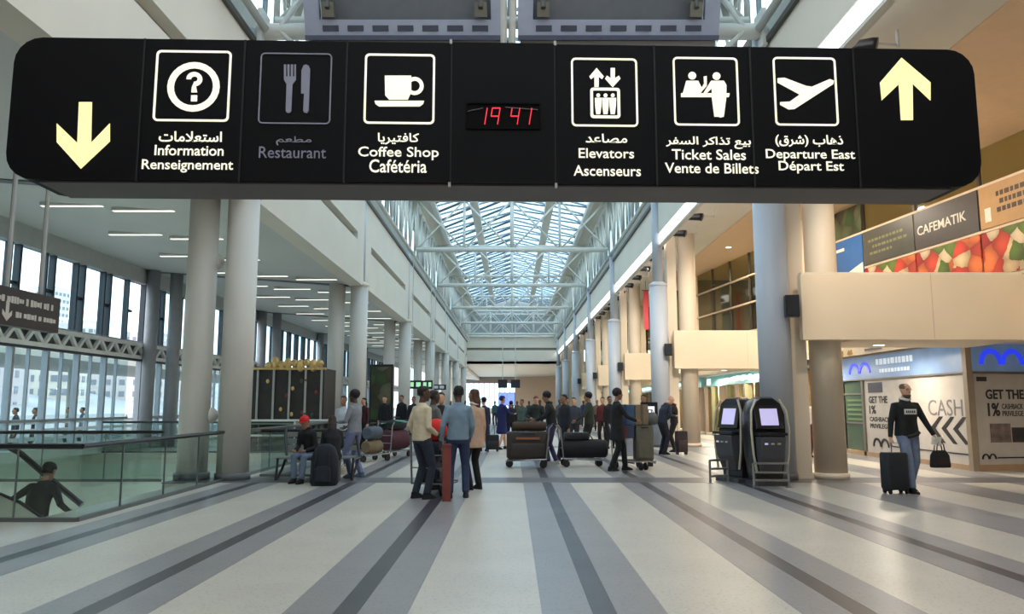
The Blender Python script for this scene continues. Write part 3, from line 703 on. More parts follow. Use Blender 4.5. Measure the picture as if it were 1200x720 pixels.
for y in (19, 24, 31, 36, 43, 48, 56, 66):  # fixtures and area lamps added as warm fill for the tan gallery
    for x in (8.9, 11.6):
        if x > 13.6 - .133 * y or (y > 39 and x > 9): continue
        n += 1; t = thing('added_downlight', 'added small round recessed lamp in the tan upper soffit, %s from the sign' % ORDS[n - 1], 'added_downlight', (x, y, 7.88), 0, 'added downlights in the tan upper soffit')
        link('trim_ring', dl, t); link('diffuser', dd, t)
        lamp('AREA', (x, y, 7.85), 70, WARM, .25)
n = 0
for y in (6, 10, 13.5, 19.5, 24.5, 31, 36, 43, 48, 56, 66):  # fixtures added to go with the warm fill under the mezzanine
    for x in ((11.5, 14.5) if y < 17 else (11.5,) if y < 28 else (10.6,)):
        n += 1; t = thing('added_downlight', 'added small round lamp under the mezzanine before the shops, %s from the near end' % ORDS[n - 1], 'added_downlight', (x, y, 2.81), 0, 'added downlights under the mezzanine')
        link('trim_ring', dl, t); link('diffuser', dd, t)
for x, y in ((7.8, 16.3), (7.8, 28.3), (7.6, 40.3)):  # more added fixtures, below the balconies
    t = thing('added_downlight', 'added small round lamp under the %s tan balcony by the hall columns' % ordn[int(y // 12) - 1], 'added_downlight', (x, y, 2.715), 0, 'added downlights under the balconies')
    link('trim_ring', dl, t); link('diffuser', dd, t)
for y in (8, 13, 19, 24, 31, 36, 43, 50, 60): lamp('AREA', (13.0 if y < 17 else 9.2, y, 2.68 if y < 17 or y > 27 else 2.66), 30 if y < 26 else 50, WARM, .5)  # area fills added to warm the floor below the mezzanine
for y in (14, 20, 26, 33, 45, 60, 75): lamp('AREA', (13.6 if y < 30 else 10.5, y, 7.6), 60, (1, .9, .7), .4)  # fill lamps without fixtures, added to brighten the gallery behind its glass

# ------------------------------------------------------------------ gallery posters
def voro(name, cols, scale, pale=0.0):
    m = mat(name, (200, 60, 40), .5); t = m.node_tree; b = t.nodes['Principled BSDF']
    v = t.nodes.new('ShaderNodeTexVoronoi'); v.inputs['Scale'].default_value = scale; co = t.nodes.new('ShaderNodeTexCoord')
    nz = t.nodes.new('ShaderNodeTexNoise'); nz.inputs['Scale'].default_value = scale * 1.5
    ad = t.nodes.new('ShaderNodeMix'); ad.data_type = 'RGBA'; ad.inputs[0].default_value = .12
    t.links.new(co.outputs['Object'], nz.inputs['Vector']); t.links.new(co.outputs['Object'], ad.inputs[6]); t.links.new(nz.outputs['Color'], ad.inputs[7]); t.links.new(ad.outputs[2], v.inputs['Vector'])
    sp = t.nodes.new('ShaderNodeSeparateColor'); t.links.new(v.outputs['Color'], sp.inputs[0])
    r = t.nodes.new('ShaderNodeValToRGB'); r.color_ramp.interpolation = 'CONSTANT'
    while len(r.color_ramp.elements) < len(cols): r.color_ramp.elements.new(.5)
    for i, c in enumerate(cols): r.color_ramp.elements[i].position = i / len(cols); r.color_ramp.elements[i].color = lin(c)
    t.links.new(sp.outputs[0], r.inputs['Fac'])
    r2 = t.nodes.new('ShaderNodeValToRGB'); r2.color_ramp.elements[0].color = (1, 1, 1, 1); r2.color_ramp.elements[1].color = (.35, .3, .25, 1); r2.color_ramp.elements[0].position = .2; r2.color_ramp.elements[1].position = .75
    t.links.new(v.outputs['Distance'], r2.inputs['Fac'])
    mx = t.nodes.new('ShaderNodeMix'); mx.data_type = 'RGBA'; mx.blend_type = 'MULTIPLY'; mx.inputs[0].default_value = .8
    t.links.new(r.outputs['Color'], mx.inputs[6]); t.links.new(r2.outputs['Color'], mx.inputs[7]); t.links.new(mx.outputs[2], b.inputs['Base Color']); return m
veg = voro('vegetable_print', [(214, 66, 40), (226, 196, 150), (190, 44, 34), (98, 120, 44), (232, 120, 60), (228, 206, 170), (204, 70, 44), (236, 214, 176)], 2.6)
grn = voro('garden_print', [(88, 98, 66), (60, 84, 44), (110, 110, 84), (72, 66, 48)], 2.2)
def poster(label, y0, y1, z0, z1, m):
    """y1 far end, y0 near end; local x runs from far to near along the gallery wall"""
    a = Vector((xwA(y1) - .12, y1, 0)); c = Vector((xwA(y0) - .12, y0, 0)); d = c - a
    t = thing('poster', label, 'poster', (a.x, a.y, z0), atan2(d.y, d.x))
    L = d.length; MB().box(0.03, L - .03, 0, .03, 0, z1 - z0).obj('print', m, t); return t, L, z1 - z0
Y_ = ysA
vl = ['vegetable photo panel with tomatoes left of the leafy one, below the dark poster', 'vegetable photo panel under the dark cafe lettering poster', 'vegetable photo panel at the right edge, under the orange poster', 'vegetable photo panel outside the right edge, nearest']
for i in range(1, 4): poster(vl[i - 1], Y_[i + 1], Y_[i], 4.6, 5.7, veg)
dk = mat('poster_brown', (66, 58, 54), .4); dk2 = mat('poster_dark_green', (72, 70, 60), .4); org = mat('poster_tan', (176, 136, 88), .5); blu = mat('poster_blue', (40, 92, 150), .4)
cream_l = mat('poster_cream', (222, 214, 196), .5); olv = mat('poster_olive', (120, 120, 78), .5); dkt = mat('poster_dark_text', (70, 50, 30), .5)
t, L, h = poster('dark brown poster with cream lettering CAFEMATIK in the gallery', Y_[3], Y_[2], 5.8, 6.86, dk); text_box('lettering', 'CAFEMATIK', .15, L - .45, .38, .64, -.003, cream_l, t, .01)
t, L, h = poster('dark green-brown poster with three faint text lines left of the cafe one', Y_[2], Y_[1], 5.8, 6.86, dk2)
for k, (a, c) in enumerate(((.3, 1.9), (.5, 2.1), (.35, 1.5))):
    b = MB(); x = a
    while x < c: ww = random.uniform(.08, .22); b.box(x, x + ww, -.003, .0, .68 - .2 * k, .76 - .2 * k); x += ww + .05
    b.obj('faded_text', olv, t)
t, L, h = poster('tan poster with dark stacked lettering at the right edge of the picture', Y_[4], Y_[3], 5.8, 6.86, org)
MB().box(.2, .4, -.004, 0, .15, .5).obj('pale_patch', cream_l, t)
for k in range(3):
    b = MB(); x = .6 + .1 * (k % 2)
    while x < 1.6: ww = random.uniform(.08, .16); b.box(x, x + ww, -.003, .0, .72 - .2 * k, .84 - .2 * k); x += ww + .04
    b.obj('faded_text', dkt, t)
t, L, h = poster('blue poster with a white swoosh near the tan pier wall', Y_[1], Y_[0], 5.0, 6.86, blu)
MB().plate([(.6, 0), (L - .04, 0), (L - .04, .95), (1.1, .75), (.75, .45)], -.004, 0).obj('swoosh', cream_l, t)
MB().box(1.0, 1.75, -.007, -.004, .32, .45).obj('faded_text', dkt, t); MB().box(.3, .9, -.004, 0, 1.5, 1.6).obj('faded_text', cream_l, t)
poster('green garden photo panel above the blue poster', Y_[1], Y_[0], 6.95, 7.85, grn)

# ------------------------------------------------------------------ shops on the right
lit_blue = mat('signband_lit', (118, 146, 184), .4, emit=.06, var=.12, scale=1.5)
mblue = mat('logo_blue', (36, 56, 215), .4, emit=.35, var=0); shop_w = mat('shop_panel_white', (188, 180, 172), .5); inkd = mat('print_black', (38, 34, 36), .5); inkg = mat('print_grey', (120, 116, 118), .5)
post = mat('shop_post', (150, 132, 112), .5); alu = mat('shop_frame', (120, 112, 104), .4, metal=.4)
def arches(cx, z0, wd, ht, y, m, parent, th):
    """two round arches joined in the middle"""
    for s in (-1, 1):
        c = cx + s * wd / 4; ro = wd / 4 + th / 4; b = MB(); O = []; I = []
        for k in range(15):
            a = pi * k / 14; O.append((c + ro * cos(a), z0 + ht * sin(a))); I.append((c + (ro - th) * cos(a), z0 + (ht - th) * sin(a)))
        for k in range(14): b.plate([O[k], O[k + 1], I[k + 1], I[k]], y - .02, y)
        b.obj('logo_arch', m, parent)
s1 = thing('bank_shopfront', 'white-panelled bank front with blue arch logo facing the hall, left of the tan post', 'shopfront', (10.2, 23.95, 0), -pi / 2)
MB().box(0, 6.6, 0, .3, 2.2, 2.84).obj('sign_band', lit_blue, s1); MB().box(0, 6.6, -.03, .3, 2.84, 2.88).obj('band_trim', alu, s1); MB().box(0, 6.6, -.03, .3, 2.16, 2.2).obj('band_trim', alu, s1)
MB().box(-.2, 6.6, -.05, .3, 2.9, 3.2).obj('fascia', mat('shop_fascia_cream', (228, 208, 180), .6), s1)
arches(1.35, 2.36, 1.35, .32, 0, mblue, s1, .09)
b = MB(); x = 2.4
while x < 4.3: ww = random.uniform(.08, .2); b.box(x, x + ww, -.01, 0, 2.56, 2.72); x += ww + .06
x = 2.6
while x < 4.2: ww = random.uniform(.06, .16); b.box(x, x + ww, -.01, 0, 2.34, 2.44); x += ww + .05
b.obj('faded_lettering', mat('sign_white', (205, 218, 230), .5, emit=.1), s1)
MB().box(0.05, 1.35, .1, .14, .1, 2.14).obj('glass_door', mat('green_door_glass', (66, 84, 60), .2), s1)
for z in (.9, 1.75): MB().box(.05, 1.35, .06, .1, z, z + .05).obj('door_rail', alu, s1)
for k in range(5): MB().box(.2, 1.2, .08, .1, 1.0 + .14 * k, 1.06 + .14 * k).obj('door_notice', mat('notice_green', (96, 120, 84), .4), s1)
MB().box(1.37, 1.5, 0, .2, 0, 2.16).obj('door_post', alu, s1)
MB().box(1.5, 6.55, .04, .1, .12, 2.16).obj('window_panel', shop_w, s1); MB().box(0, 6.6, .0, .3, 0, .12).obj('plinth', mat('plinth_tan', (170, 140, 110), .5), s1)
T1 = lambda body, x0, x1, z0, z1, m=inkd, bold=.03: text_box('lettering', body, x0, x1, z0, z1, .037, m, s1, bold)
MB().box(1.75, 2.6, .03, .04, 1.8, 2.08).obj('header_block', mat('header_navy', (50, 54, 72), .5), s1)
T1('GET THE', 1.75, 2.85, 1.5, 1.7); T1('1%', 1.75, 2.15, 1.2, 1.44); T1('CASHBACK', 1.75, 2.95, .99, 1.12, inkd, .02); T1('PRIVILEGE', 1.75, 2.9, .8, .93, inkd, .02)
arches(2.35, .3, .9, .24, .04, inkd, s1, .06)
T1('CASH', 4.9, 6.35, 1.2, 1.58, inkg, .0)
for k in range(3):
    x = 4.95 + .48 * k
    b = MB(); b.plate([(x, .9), (x + .42, 1.18), (x + .56, 1.18), (x + .2, .9), (x + .62, .56), (x + .46, .56)], .03, .04); b.obj('arrow_print', inkd, s1)
MB().box(3.0, 6.45, .03, .04, .33, .36).obj('printed_line', mat('header_navy', (50, 54, 72), .5), s1); T1('00 000 000', 5.2, 6.2, .17, .27, inkg, .0) if False else None
MB().box(6.56, 6.72, -.03, .12, 0, 2.9).obj('corner_post', post, s1)
s2 = thing('bank_shopfront', 'bank front with large blue arch logo at the right edge, right of the tan post', 'shopfront', (10.3, 17.22, 0), radians(12))
MB().box(0, 4, 0, .3, 2.2, 2.84).obj('sign_band', lit_blue, s2); MB().box(0, 4, -.03, .3, 2.84, 2.9).obj('band_trim', alu, s2); MB().box(0, 4, -.03, .3, 2.15, 2.2).obj('band_trim', alu, s2)
arches(.78, 2.36, 1.15, .36, 0, mblue, s2, .11)
MB().box(0.05, 4, .04, .1, .14, 2.15).obj('window_panel', shop_w, s2); MB().box(0, 4, 0, .3, 0, .14).obj('plinth', mat('plinth_tan', (170, 140, 110), .5), s2)
T2 = lambda body, x0, x1, z0, z1, m=inkd, bold=.03: text_box('lettering', body, x0, x1, z0, z1, .037, m, s2, bold)
MB().box(.12, .38, .03, .04, 1.98, 2.08).obj('header_block', inkd, s2)
T2('GET THE', .33, 1.35, 1.58, 1.8); T2('1%', .36, .68, 1.2, 1.5); T2('CASHBACK', .74, 1.3, 1.36, 1.48, inkd, .01); T2('PRIVILEGE', .74, 1.3, 1.2, 1.32, inkd, .01)
MB().box(.38, .92, .03, .04, .62, 1.04).obj('card_picture', mat('card_brown', (120, 104, 96), .5, var=.4, scale=6), s2); MB().box(.95, 1.4, .03, .04, .62, .95).obj('card_picture', mat('card_dark', (60, 54, 54), .5, var=.4, scale=6), s2)
arches(.3, .26, .36, .12, .04, inkd, s2, .03); MB().box(.52, 3, .03, .04, .27, .3).obj('printed_line', inkd, s2)
# gold emblems on the cream fascia
for k, x in enumerate((0.15, .75)):
    b = MB(); b.plate([(x, 2.95), (x + .16, 2.93), (x + .32, 2.95), (x + .26, 3.1), (x + .18, 3.02), (x + .1, 3.1)], -.08, -.05); b.obj('gold_emblem', mat('emblem_gold', (176, 140, 72), .4, metal=.4), s1)
MB().box(1.9, 2.9, -.07, -.05, 2.99, 3.05).obj('small_lettering', inkg, s1)

teal = mat('shop_sign_teal', (90, 150, 150), .4, emit=.15); tealw = mat('shop_letters_lit', (215, 245, 235), .4, emit=.45, var=0); shin = mat('shop_interior', (206, 166, 110), .7, var=.15, scale=1.0)
def shop(y0, L, label, sd):
    rnd = random.Random(sd); t = thing('shopfront', label, 'shopfront', (9.6, y0, 0), -pi / 2)
    MB().box(0, L, .1, .3, 2.35, 2.82).obj('sign_band', teal, t); MB().box(0, L, 2.0, 2.1, 0, 2.8).obj('back_wall', shin, t)
    b = MB(); x = L * .35
    while x < L - .5: ww = rnd.uniform(.12, .34); b.box(x, x + ww, .07, .1, 2.46 + rnd.uniform(0, .05), 2.68 + rnd.uniform(-.04, .04)); x += ww + .09
    b.obj('lit_lettering', tealw, t); MB().box(.35, .95, .07, .1, 2.44, 2.72).obj('lit_badge', tealw, t)
    k = 0; x = 0.0
    while x < L - .1:
        MB().box(x, x + .16, 0, .3, 0, 2.35).obj('pilaster', (post, mat('shop_green_frame', (120, 118, 86), .5))[k % 2], t)
        if k % 3 != 2: MB().box(x + .18, x + 1.3, .15, .17, .12, 2.3).obj('pane', gl_gallery, t)
        x += 1.32; k += 1
    MB().box(0, L, 0, .3, 0, .12).obj('plinth', mat('plinth_white', (214, 200, 180), .5), t)
    for k in range(int(L / 1.6)):
        x = .6 + 1.6 * k; MB().box(x, x + .5, .9, 1.3, 0, rnd.uniform(1.0, 1.9)).obj('display_stand', mat('stand_%d' % (k % 3), ((150, 60, 44), (196, 160, 100), (90, 84, 60))[k % 3], .6), t)
    return t
shop(38.6, 11.0, 'warm lit shop with teal sign and glowing white letters behind the kiosks', 3)
for i in range(3): shop(50.4 + 12 * i, 10.8, ['warm lit shop beyond the second tan balcony', 'warm lit shop beyond the third tan balcony', 'warm lit shop far down the right side of the hall'][i], 5 + i)
for y in (33, 45, 57, 69): lamp('AREA', (10.6, y, 2.6), 35, WARM, .6, size_y=3)

# ------------------------------------------------------------------ glass balustrades on the left
def balustrade(label, a, c, joints, h=.95, group=None, m=gl_balus):
    a = Vector(a); c = Vector(c); d = c - a; L = d.length
    t = thing('glass_balustrade', label, 'balustrade', a, atan2(d.y, d.x), group)
    js = [0] + list(joints) + [L]
    for i in range(len(js) - 1): MB().box(js[i] + .012, js[i + 1] - .012, -.01, .01, .04, h - .04).obj('pane', m, t)
    MB().tube([(0, 0, h - .02), (L, 0, h - .02)], .035, 8).obj('handrail', rail_dark, t, smooth=True)
    MB().box(0, L, -.03, .03, 0, .05).obj('base_rail', mat('base_rail_grey', (112, 116, 116), .5, metal=.4), t)
    for j in js[1:-1]: MB().box(j - .006, j + .006, -.013, .013, .04, h - .04).obj('joint', mat('joint_dark', (110, 116, 116), .5), t)
    return t
balustrade('green-tinted glass balustrade along the hall beside the stairwell, left', (-5.45, 9.88, 0), (-5.55, 14.95, 0), (1.1, 2.5, 3.87))
balustrade('glass balustrade across the front of the stairwell at the left edge', (-12.6, 9.88, 0), (-5.45, 9.88, 0), (1.0, 2.1, 3.2, 4.3, 5.4, 6.35))
balustrade('short glass balustrade behind the bench', (-5.15, 16.0, 0), (-3.55, 16.0, 0), (.8,))
balustrade('glass balustrade running back between the left hall columns', (-5.5, 16.3, 0), (-5.5, 26.4, 0), (1.4, 2.8, 4.2, 5.6, 7.0, 8.4))
balustrade('glass balustrade between the outer left columns and the facade', (-12.6, 14.95, 0), (-6.7, 14.95, 0), (1.2, 2.4, 3.6, 4.8))
balustrade('far glass balustrade round the back of the stairwell', (-12.6, 23.9, 0), (-6.7, 23.9, 0), (1.2, 2.4, 3.6, 4.8))
# escalator in the pit
es = thing('escalator', 'escalator top with cream rounded side panel and black handrails in the stairwell', 'escalator', (-8.0, 10.9, 0))
P = [(-2.5, -.2), (-2.5, .31), (1.0, .31), (1.3, .27), (1.55, .17), (1.85, -.02), (1.87, -.3), (1.6, -1.2), (-1, -1.2)]
MB().plate(P, -.62, -.55).obj('side_panel', mat('escalator_cream', (196, 196, 180), .45), es)
hr = [(-2.5, -.6, .33), (1.0, -.6, .33), (1.3, -.6, .29), (1.55, -.6, .19), (1.86, -.6, -.01)]
MB().tube(hr, .02, 8).obj('handrail', rail_dark, es, smooth=True)
MB().tube([(.55, .62, .84), (.75, .62, .74), (1.2, .62, .38), (1.7, .62, 0.0)], .045, 8).obj('handrail', rail_dark, es, smooth=True)
b = MB()
for k in range(10): b.box(-2.2 + .36 * k, -1.8 + .36 * k, -.5, .55, -1.0 - .03 * k - .2, -1.0 - .03 * k)
o = b.obj('steps', mat('step_grey', (90, 92, 94), .4, metal=.5), es)
# bench
bn = thing('bench', 'dark metal bench with a curved end frame by the short balustrade', 'bench', (-4.05, 15.35, 0), 0)
for x in (-.55, .9):
    MB().tube([(x, .5, .98), (x + .02, .38, .8), (x + .1, .25, .45), (x + .06, .1, .2), (x, .0, .02)], .028, 8).obj('end_frame', rail_dark, bn, smooth=True)
    MB().tube([(x + .1, .3, .42), (x + .1, -.35, .42), (x + .1, -.42, .02)], .025, 8).obj('leg', rail_dark, bn, smooth=True)
for k in range(4): MB().box(-.5, .95, -.35 + .17 * k, -.21 + .17 * k, .42, .45).obj('slat', mat('bench_grey', (120, 124, 122), .5), bn)
for k in range(3): MB().box(-.5, .95, .33 + .03 * k, .35 + .03 * k, .55 + .13 * k, .65 + .13 * k).obj('slat', mat('bench_grey', (120, 124, 122), .5), bn)

# ------------------------------------------------------------------ check-in kiosks and barriers
kb = mat('kiosk_black', (28, 28, 32), .3, coat=.3); kg = mat('kiosk_grey', (74, 74, 80), .4); ktr = mat('kiosk_trim', (196, 188, 168), .35, metal=.3); scr = mat('screen_lavender', (196, 190, 235), .4, emit=.2, var=.03)
def kiosk(label, x, y, rz):
    t = thing('check_in_kiosk', label, 'kiosk', (x, y, 0), rz, 'check-in kiosks by the right columns')
    out = [(-.26, .06), (.26, .06), (.33, .5), (.36, 1.0), (.35, 1.3), (.27, 1.5), (.12, 1.6), (-.12, 1.6), (-.27, 1.5), (-.35, 1.3), (-.36, 1.0), (-.33, .5)]
    b = MB(); n = len(out); F = []
    for (yy, s) in ((.3, .9), (.22, 1.0), (-.02, 1.0), (-.1, .93)): F.append([Vector((p[0] * s, yy, .8 + (p[1] - .8) * (1 - (1 - s) * .5))) for p in out])
    b.loft(F); b.obj('housing', kb, t, smooth=True, angle=50)
    M = Matrix.Translation((0, -.13, 1.22)) @ Matrix.Rotation(radians(-14), 4, 'X')
    MB().box(-.26, .26, -.03, .05, -.22, .22).tf(M).obj('screen_bezel', kb, t, bevel=.01); MB().box(-.16, .17, -.04, -.03, -.15, .16).tf(M).obj('screen', scr, t)
    MB().box(-.27, .27, -.34, -.05, .9, .95).obj('shelf', kb, t, bevel=.01)
    b = MB(); b.loft([[Vector((p[0], p[1] - .02, z)) for p in ((-w, -.1), (w, -.1), (w * .9, -d), (-w * .9, -d))] for (z, w, d) in ((.22, .2, .16), (.5, .24, .26), (.88, .26, .32))]); b.obj('lower_panel', kg, t, bevel=.01)
    for k in range(3): MB().box(-.17 + .12 * k, -.11 + .12 * k, -.335, -.325, .74, .77).obj('slot', scr if k == 0 else ktr, t)
    for s in (-1, 1): MB().tube([(s * .22, -.12, 1.55), (s * .33, -.16, 1.35), (s * .36, -.2, 1.0), (s * .33, -.2, .55), (s * .28, -.2, .25)], .022, 8).obj('side_trim', ktr, t, smooth=True)
    MB().box(-.3, .3, -.26, .3, 0, .08).obj('base', kg, t); return t
kiosk('black check-in kiosk with lit lavender screen facing the camera, right', 4.68, 14.35, radians(6))
kiosk('black check-in kiosk turned sideways, left of the front-facing one', 4.32, 15.05, radians(-62))
def barrier(label, x, y, L, h, rz):
    t = thing('steel_barrier', label, 'barrier', (x, y, 0), rz, 'steel barriers by the kiosks')
    for xx in (-L / 2, L / 2): MB().tube([(xx, 0, 0), (xx, 0, h)], .022, 8).obj('post', steel, t, smooth=True); MB().lathe((xx, 0, 0), [(.06, 0), (.06, .01)], 12).obj('foot', steel, t)
    for z in (h, h * .62, h * .3): MB().tube([(-L / 2, 0, z), (L / 2, 0, z)], .02, 8).obj('rail', steel, t, smooth=True)
    return t
barrier('low steel barrier with three rails in front of the front-facing kiosk', 4.6, 13.9, .62, .42, 0)
barrier('low steel barrier with three rails left of the sideways kiosk', 3.9, 14.75, .42, .42, radians(25))

# ------------------------------------------------------------------ small hanging sign on the left, monitors, kiosk in the left aisle
sg = thing('hanging_sign', 'dark hanging sign with a down arrow and two text lines by the facade windows', 'sign', (-6.3, 9.0, 2.44), pi / 2)
# local +x runs away from the camera (+Y); face towards the hall is local -y
MB().box(-.6, 1.62, 0, .12, 0, .48).obj('housing', mat('sign_maroon_black', (44, 32, 32), .5), sg)
for k in (-.2, .55, 1.25): MB().tube([(k, .06, .42), (k, .06, 3.45)], .03, 8).obj('suspension_pole', mat('pole_grey', (170, 172, 170), .4), sg, smooth=True)
sgt = mat('sign_dull_white', (196, 190, 180), .5)
rq = random.Random(2)
for (xa, xb, zz, hh) in ((.1, 1.5, .33, .07), (.68, 1.5, .15, .06)):
    b = MB(); x = xa
    while x < xb: ww = rq.uniform(.02, .07); hv = hh * rq.uniform(.6, 1.3); b.box(x, x + ww, -.004, 0, zz - hv / 2, zz + hv / 2); x += ww + rq.choice((.012, .012, .05))
    b.obj('faded_text', sgt, sg)
MB().plate([(p_ + .2, q_) for p_, q_ in [(.28, .3), (.34, .3), (.34, .14), (.4, .19), (.4, .13), (.31, .05), (.22, .13), (.22, .19), (.28, .14)]], -.006, 0).obj('arrow', sgt, sg)
def hsign(label, px, py, Y, wd, ht, text, tm):
    p = atY(px, py, Y); t = thing('overhead_sign', label, 'sign', p, 0, None)
    MB().box(-wd / 2, wd / 2, 0, .15, -ht / 2, ht / 2).obj('housing', black, t)
    for x in (-wd * .4, wd * .4): MB().tube([(x, .07, ht / 2), (x, .07, 9.5 - p.z)], .02, 6).obj('suspension_pole', steel_white, t)
    if text:
        for i, (x0, x1) in enumerate(text): MB().box(x0 * wd, x1 * wd, -.01, 0, -ht * .25, ht * .28).obj('lit_symbol', tm, t)
hsign('black overhead sign with small green symbols behind the tan-jacketed man', 493, 451, 39.4, 1.19, .43, ((-.44, -.3), (-.2, 0), (.1, .25), (.33, .45)), mat('symbol_green', (150, 200, 160), .5, emit=.35))
hsign('smaller black overhead sign right of the green-symbol one', 515, 454, 51.4, .88, .35, ((-.4, -.1), (.0, .35)), mat('symbol_grey', (150, 160, 170), .5, emit=.2))
for px_, lab in ((589, 'left of the two dark monitors hanging in the distance'), (604, 'right of the two dark monitors hanging in the distance')):
    p = atY(px_, 450, 75.4); t = thing('monitor', lab, 'monitor', p, 0, 'hanging monitors far down the hall')
    MB().box(-.45, .45, 0, .3, -.4, .4).obj('housing', black, t); MB().box(-.38, .38, -.02, 0, -.3, .33).obj('screen', mat('screen_dark', (40, 40, 58), .3), t); MB().tube([(0, .1, .4), (0, .1, 9.5 - p.z)], .04, 6).obj('pole', steel_white, t)
for px_, lab in ((589, 'left glowing blue advertising screen above the crowd'), (599, 'right glowing blue advertising screen above the crowd')):
    p = atY(px_, 468, 60); t = thing('advertising_screen', lab, 'screen', (p.x, p.y, 0), 0)
    MB().box(-.32, .32, 0, .2, p.z - .5, p.z + .5).obj('housing', black, t); MB().box(-.28, .28, -.02, 0, p.z - .45, p.z + .45).obj('screen', mat('screen_blue', (110, 130, 235), .4, emit=.6), t); MB().box(-.2, .2, 0, .15, 0, p.z - .5).obj('stand', black, t)
kk = thing('aisle_kiosk', 'dark glazed stall with a golden carved crown in the left aisle', 'stall', (-7.1, 24.2, 0))
stk_ = mat('stall_dark', (40, 34, 32), .5, var=.5, scale=3); gold = mat('carved_gold', (206, 170, 110), .4, metal=.3, var=.2, scale=8)
MB().box(-1.35, 1.2, 0, 1.6, 0, 2.6).obj('cabin', stk_, kk)
for k in range(6): MB().box(-1.4 + .5 * k, -1.34 + .5 * k, -.05, 0, .9, 2.6).obj('glazing_bar', mat('bar_grey', (160, 160, 156), .4), kk)
for k in range(9):
    x = -.55 + .2 * k; MB().ball((x, 0, 2.68 + .1 * sin(k * 1.3) ** 2), .13, .1, .12 + .08 * (k % 2), 10, 6).obj('carved_ornament', gold, kk, smooth=True)
MB().box(-1.4, 1.25, -.08, .1, 2.55, 2.62).obj('cornice', gold, kk); MB().box(-1.4, 1.25, -.06, 0, .85, .93).obj('counter_edge', mat('bar_grey', (160, 160, 156), .4), kk)
rnd = random.Random(5)
for k in range(14):
    MB().ball((rnd.uniform(-1.2, 1.1), -.02, rnd.uniform(1.0, 2.3)), .055, .04, .07, 8, 5).obj('hanging_ware', (gold, mat('ware_red', (120, 40, 34), .5), mat('ware_green', (60, 80, 60), .5))[k % 3], kk)
rb = thing('rail_barrier', 'pale two-rail barrier in front of the golden-crowned stall', 'barrier', (-6.9, 21.8, 0))
for z in (.6, 1.02): MB().tube([(-2.0, 0, z), (2.2, 0, z)], .03, 8).obj('rail', steel_white, rb, smooth=True)
for x in (-2, -.6, .8, 2.2): MB().tube([(x, 0, 0), (x, 0, 1.02)], .025, 8).obj('post', steel_white, rb, smooth=True)
gp_ = thing('poster_stand', 'tall dark green poster stand behind the second left hall column', 'poster', (-5.0, 29.5, 0))
MB().box(-.45, .45, 0, .15, 0, 3.0).obj('housing', rail_dark, gp_); MB().box(-.38, .38, -.02, 0, .9, 2.9).obj('print', grn, gp_)
for px_, py_, Y in ((246, 487, 15.5), (254, 307, 15.5)):
    p = atY(px_, py_, Y); tag(MB().ball(p, .16, .16, .16, 14, 8).obj('globe_lamp', colpaint, None, smooth=True), 'pale round globe between the two nearest left columns, %s' % ('lower one' if py_ > 400 else 'upper one'), 'globe')

# ------------------------------------------------------------------ outside the facade
struct(MB().box(-400, -13.4, -100, 500, -.5, -.35).obj('ground_outside', mat('asphalt', (130, 134, 138), .8)))
rnd = random.Random(11)
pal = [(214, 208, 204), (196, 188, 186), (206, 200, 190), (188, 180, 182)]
for k in range(34):
    a = k / 34; y = 30 + 330 * a ** 1.3; x = -100 - 15 * rnd.random() - 50 * (k % 3); h = rnd.uniform(9, 17) + (k % 3) * 7; wd = rnd.uniform(9, 15)
    t = thing('apartment_building', 'pale hazy apartment building on the hillside outside the windows', 'building', (x, y, -.4), rnd.uniform(-.3, .3), 'hillside buildings outside'); t.location.z = (-.4, 9, 24)[k % 3]
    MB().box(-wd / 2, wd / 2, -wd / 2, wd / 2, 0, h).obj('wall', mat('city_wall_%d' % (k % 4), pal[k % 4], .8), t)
    b = MB()
    for fl_ in range(int(h / 3)):
        for q in range(4):
            b.box(wd / 2, wd / 2 + .1, -wd / 2 + 1 + q * wd / 4, -wd / 2 + 2.4 + q * wd / 4, fl_ * 3 + 1, fl_ * 3 + 2.4); b.box(-wd / 2 + 1 + q * wd / 4, -wd / 2 + 2.4 + q * wd / 4, -wd / 2 - .1, -wd / 2, fl_ * 3 + 1, fl_ * 3 + 2.4)
    o = b.obj('window_rows', mat('city_window', (128, 132, 142), .5), t); o['kind'] = 'stuff'
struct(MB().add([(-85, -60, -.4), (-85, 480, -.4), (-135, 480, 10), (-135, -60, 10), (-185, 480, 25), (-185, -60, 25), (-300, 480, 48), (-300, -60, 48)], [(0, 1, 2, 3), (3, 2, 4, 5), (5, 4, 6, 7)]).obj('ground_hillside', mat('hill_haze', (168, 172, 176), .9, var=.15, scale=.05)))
cb = thing('roadside_barrier', 'low white slatted barrier outside the glass facade', 'barrier', (-16.5, 12, -.35))
for k in range(4): MB().box(-.05, .05, 0, 70, .3 + .28 * k, .42 + .28 * k).obj('rail', steel_white, cb)
for k in range(24): MB().box(-.08, .08, 3 * k, 3 * k + .1, 0, 1.4).obj('post', steel_white, cb)
cn = thing('forecourt_canopy', 'long pale forecourt canopy outside the glass facade', 'canopy', (-24, 12, 0))
MB().box(-4, 4, 0, 80, 3.5, 3.9).obj('roof', soffit_white, cn)
for k in range(7): MB().tube([(0, 6 + 12 * k, -.35), (0, 6 + 12 * k, 3.5)], .18, 10).obj('column', steel_white, cn, smooth=True)
for (x, y) in ((-8.5, 11.2), (-9.5, 16.5), (-9.5, 21)): lamp('AREA', (x, y, -0.6), 45, (.95, 1, .98), 1.2)  # unseen fill lamps added to lighten the stairwell pit
for y in (97, 108, 120): lamp('AREA', (0, y, 6.2), 260, (1, .95, .88), 3)  # fill lamps added under the ceiling to brighten the dark far end

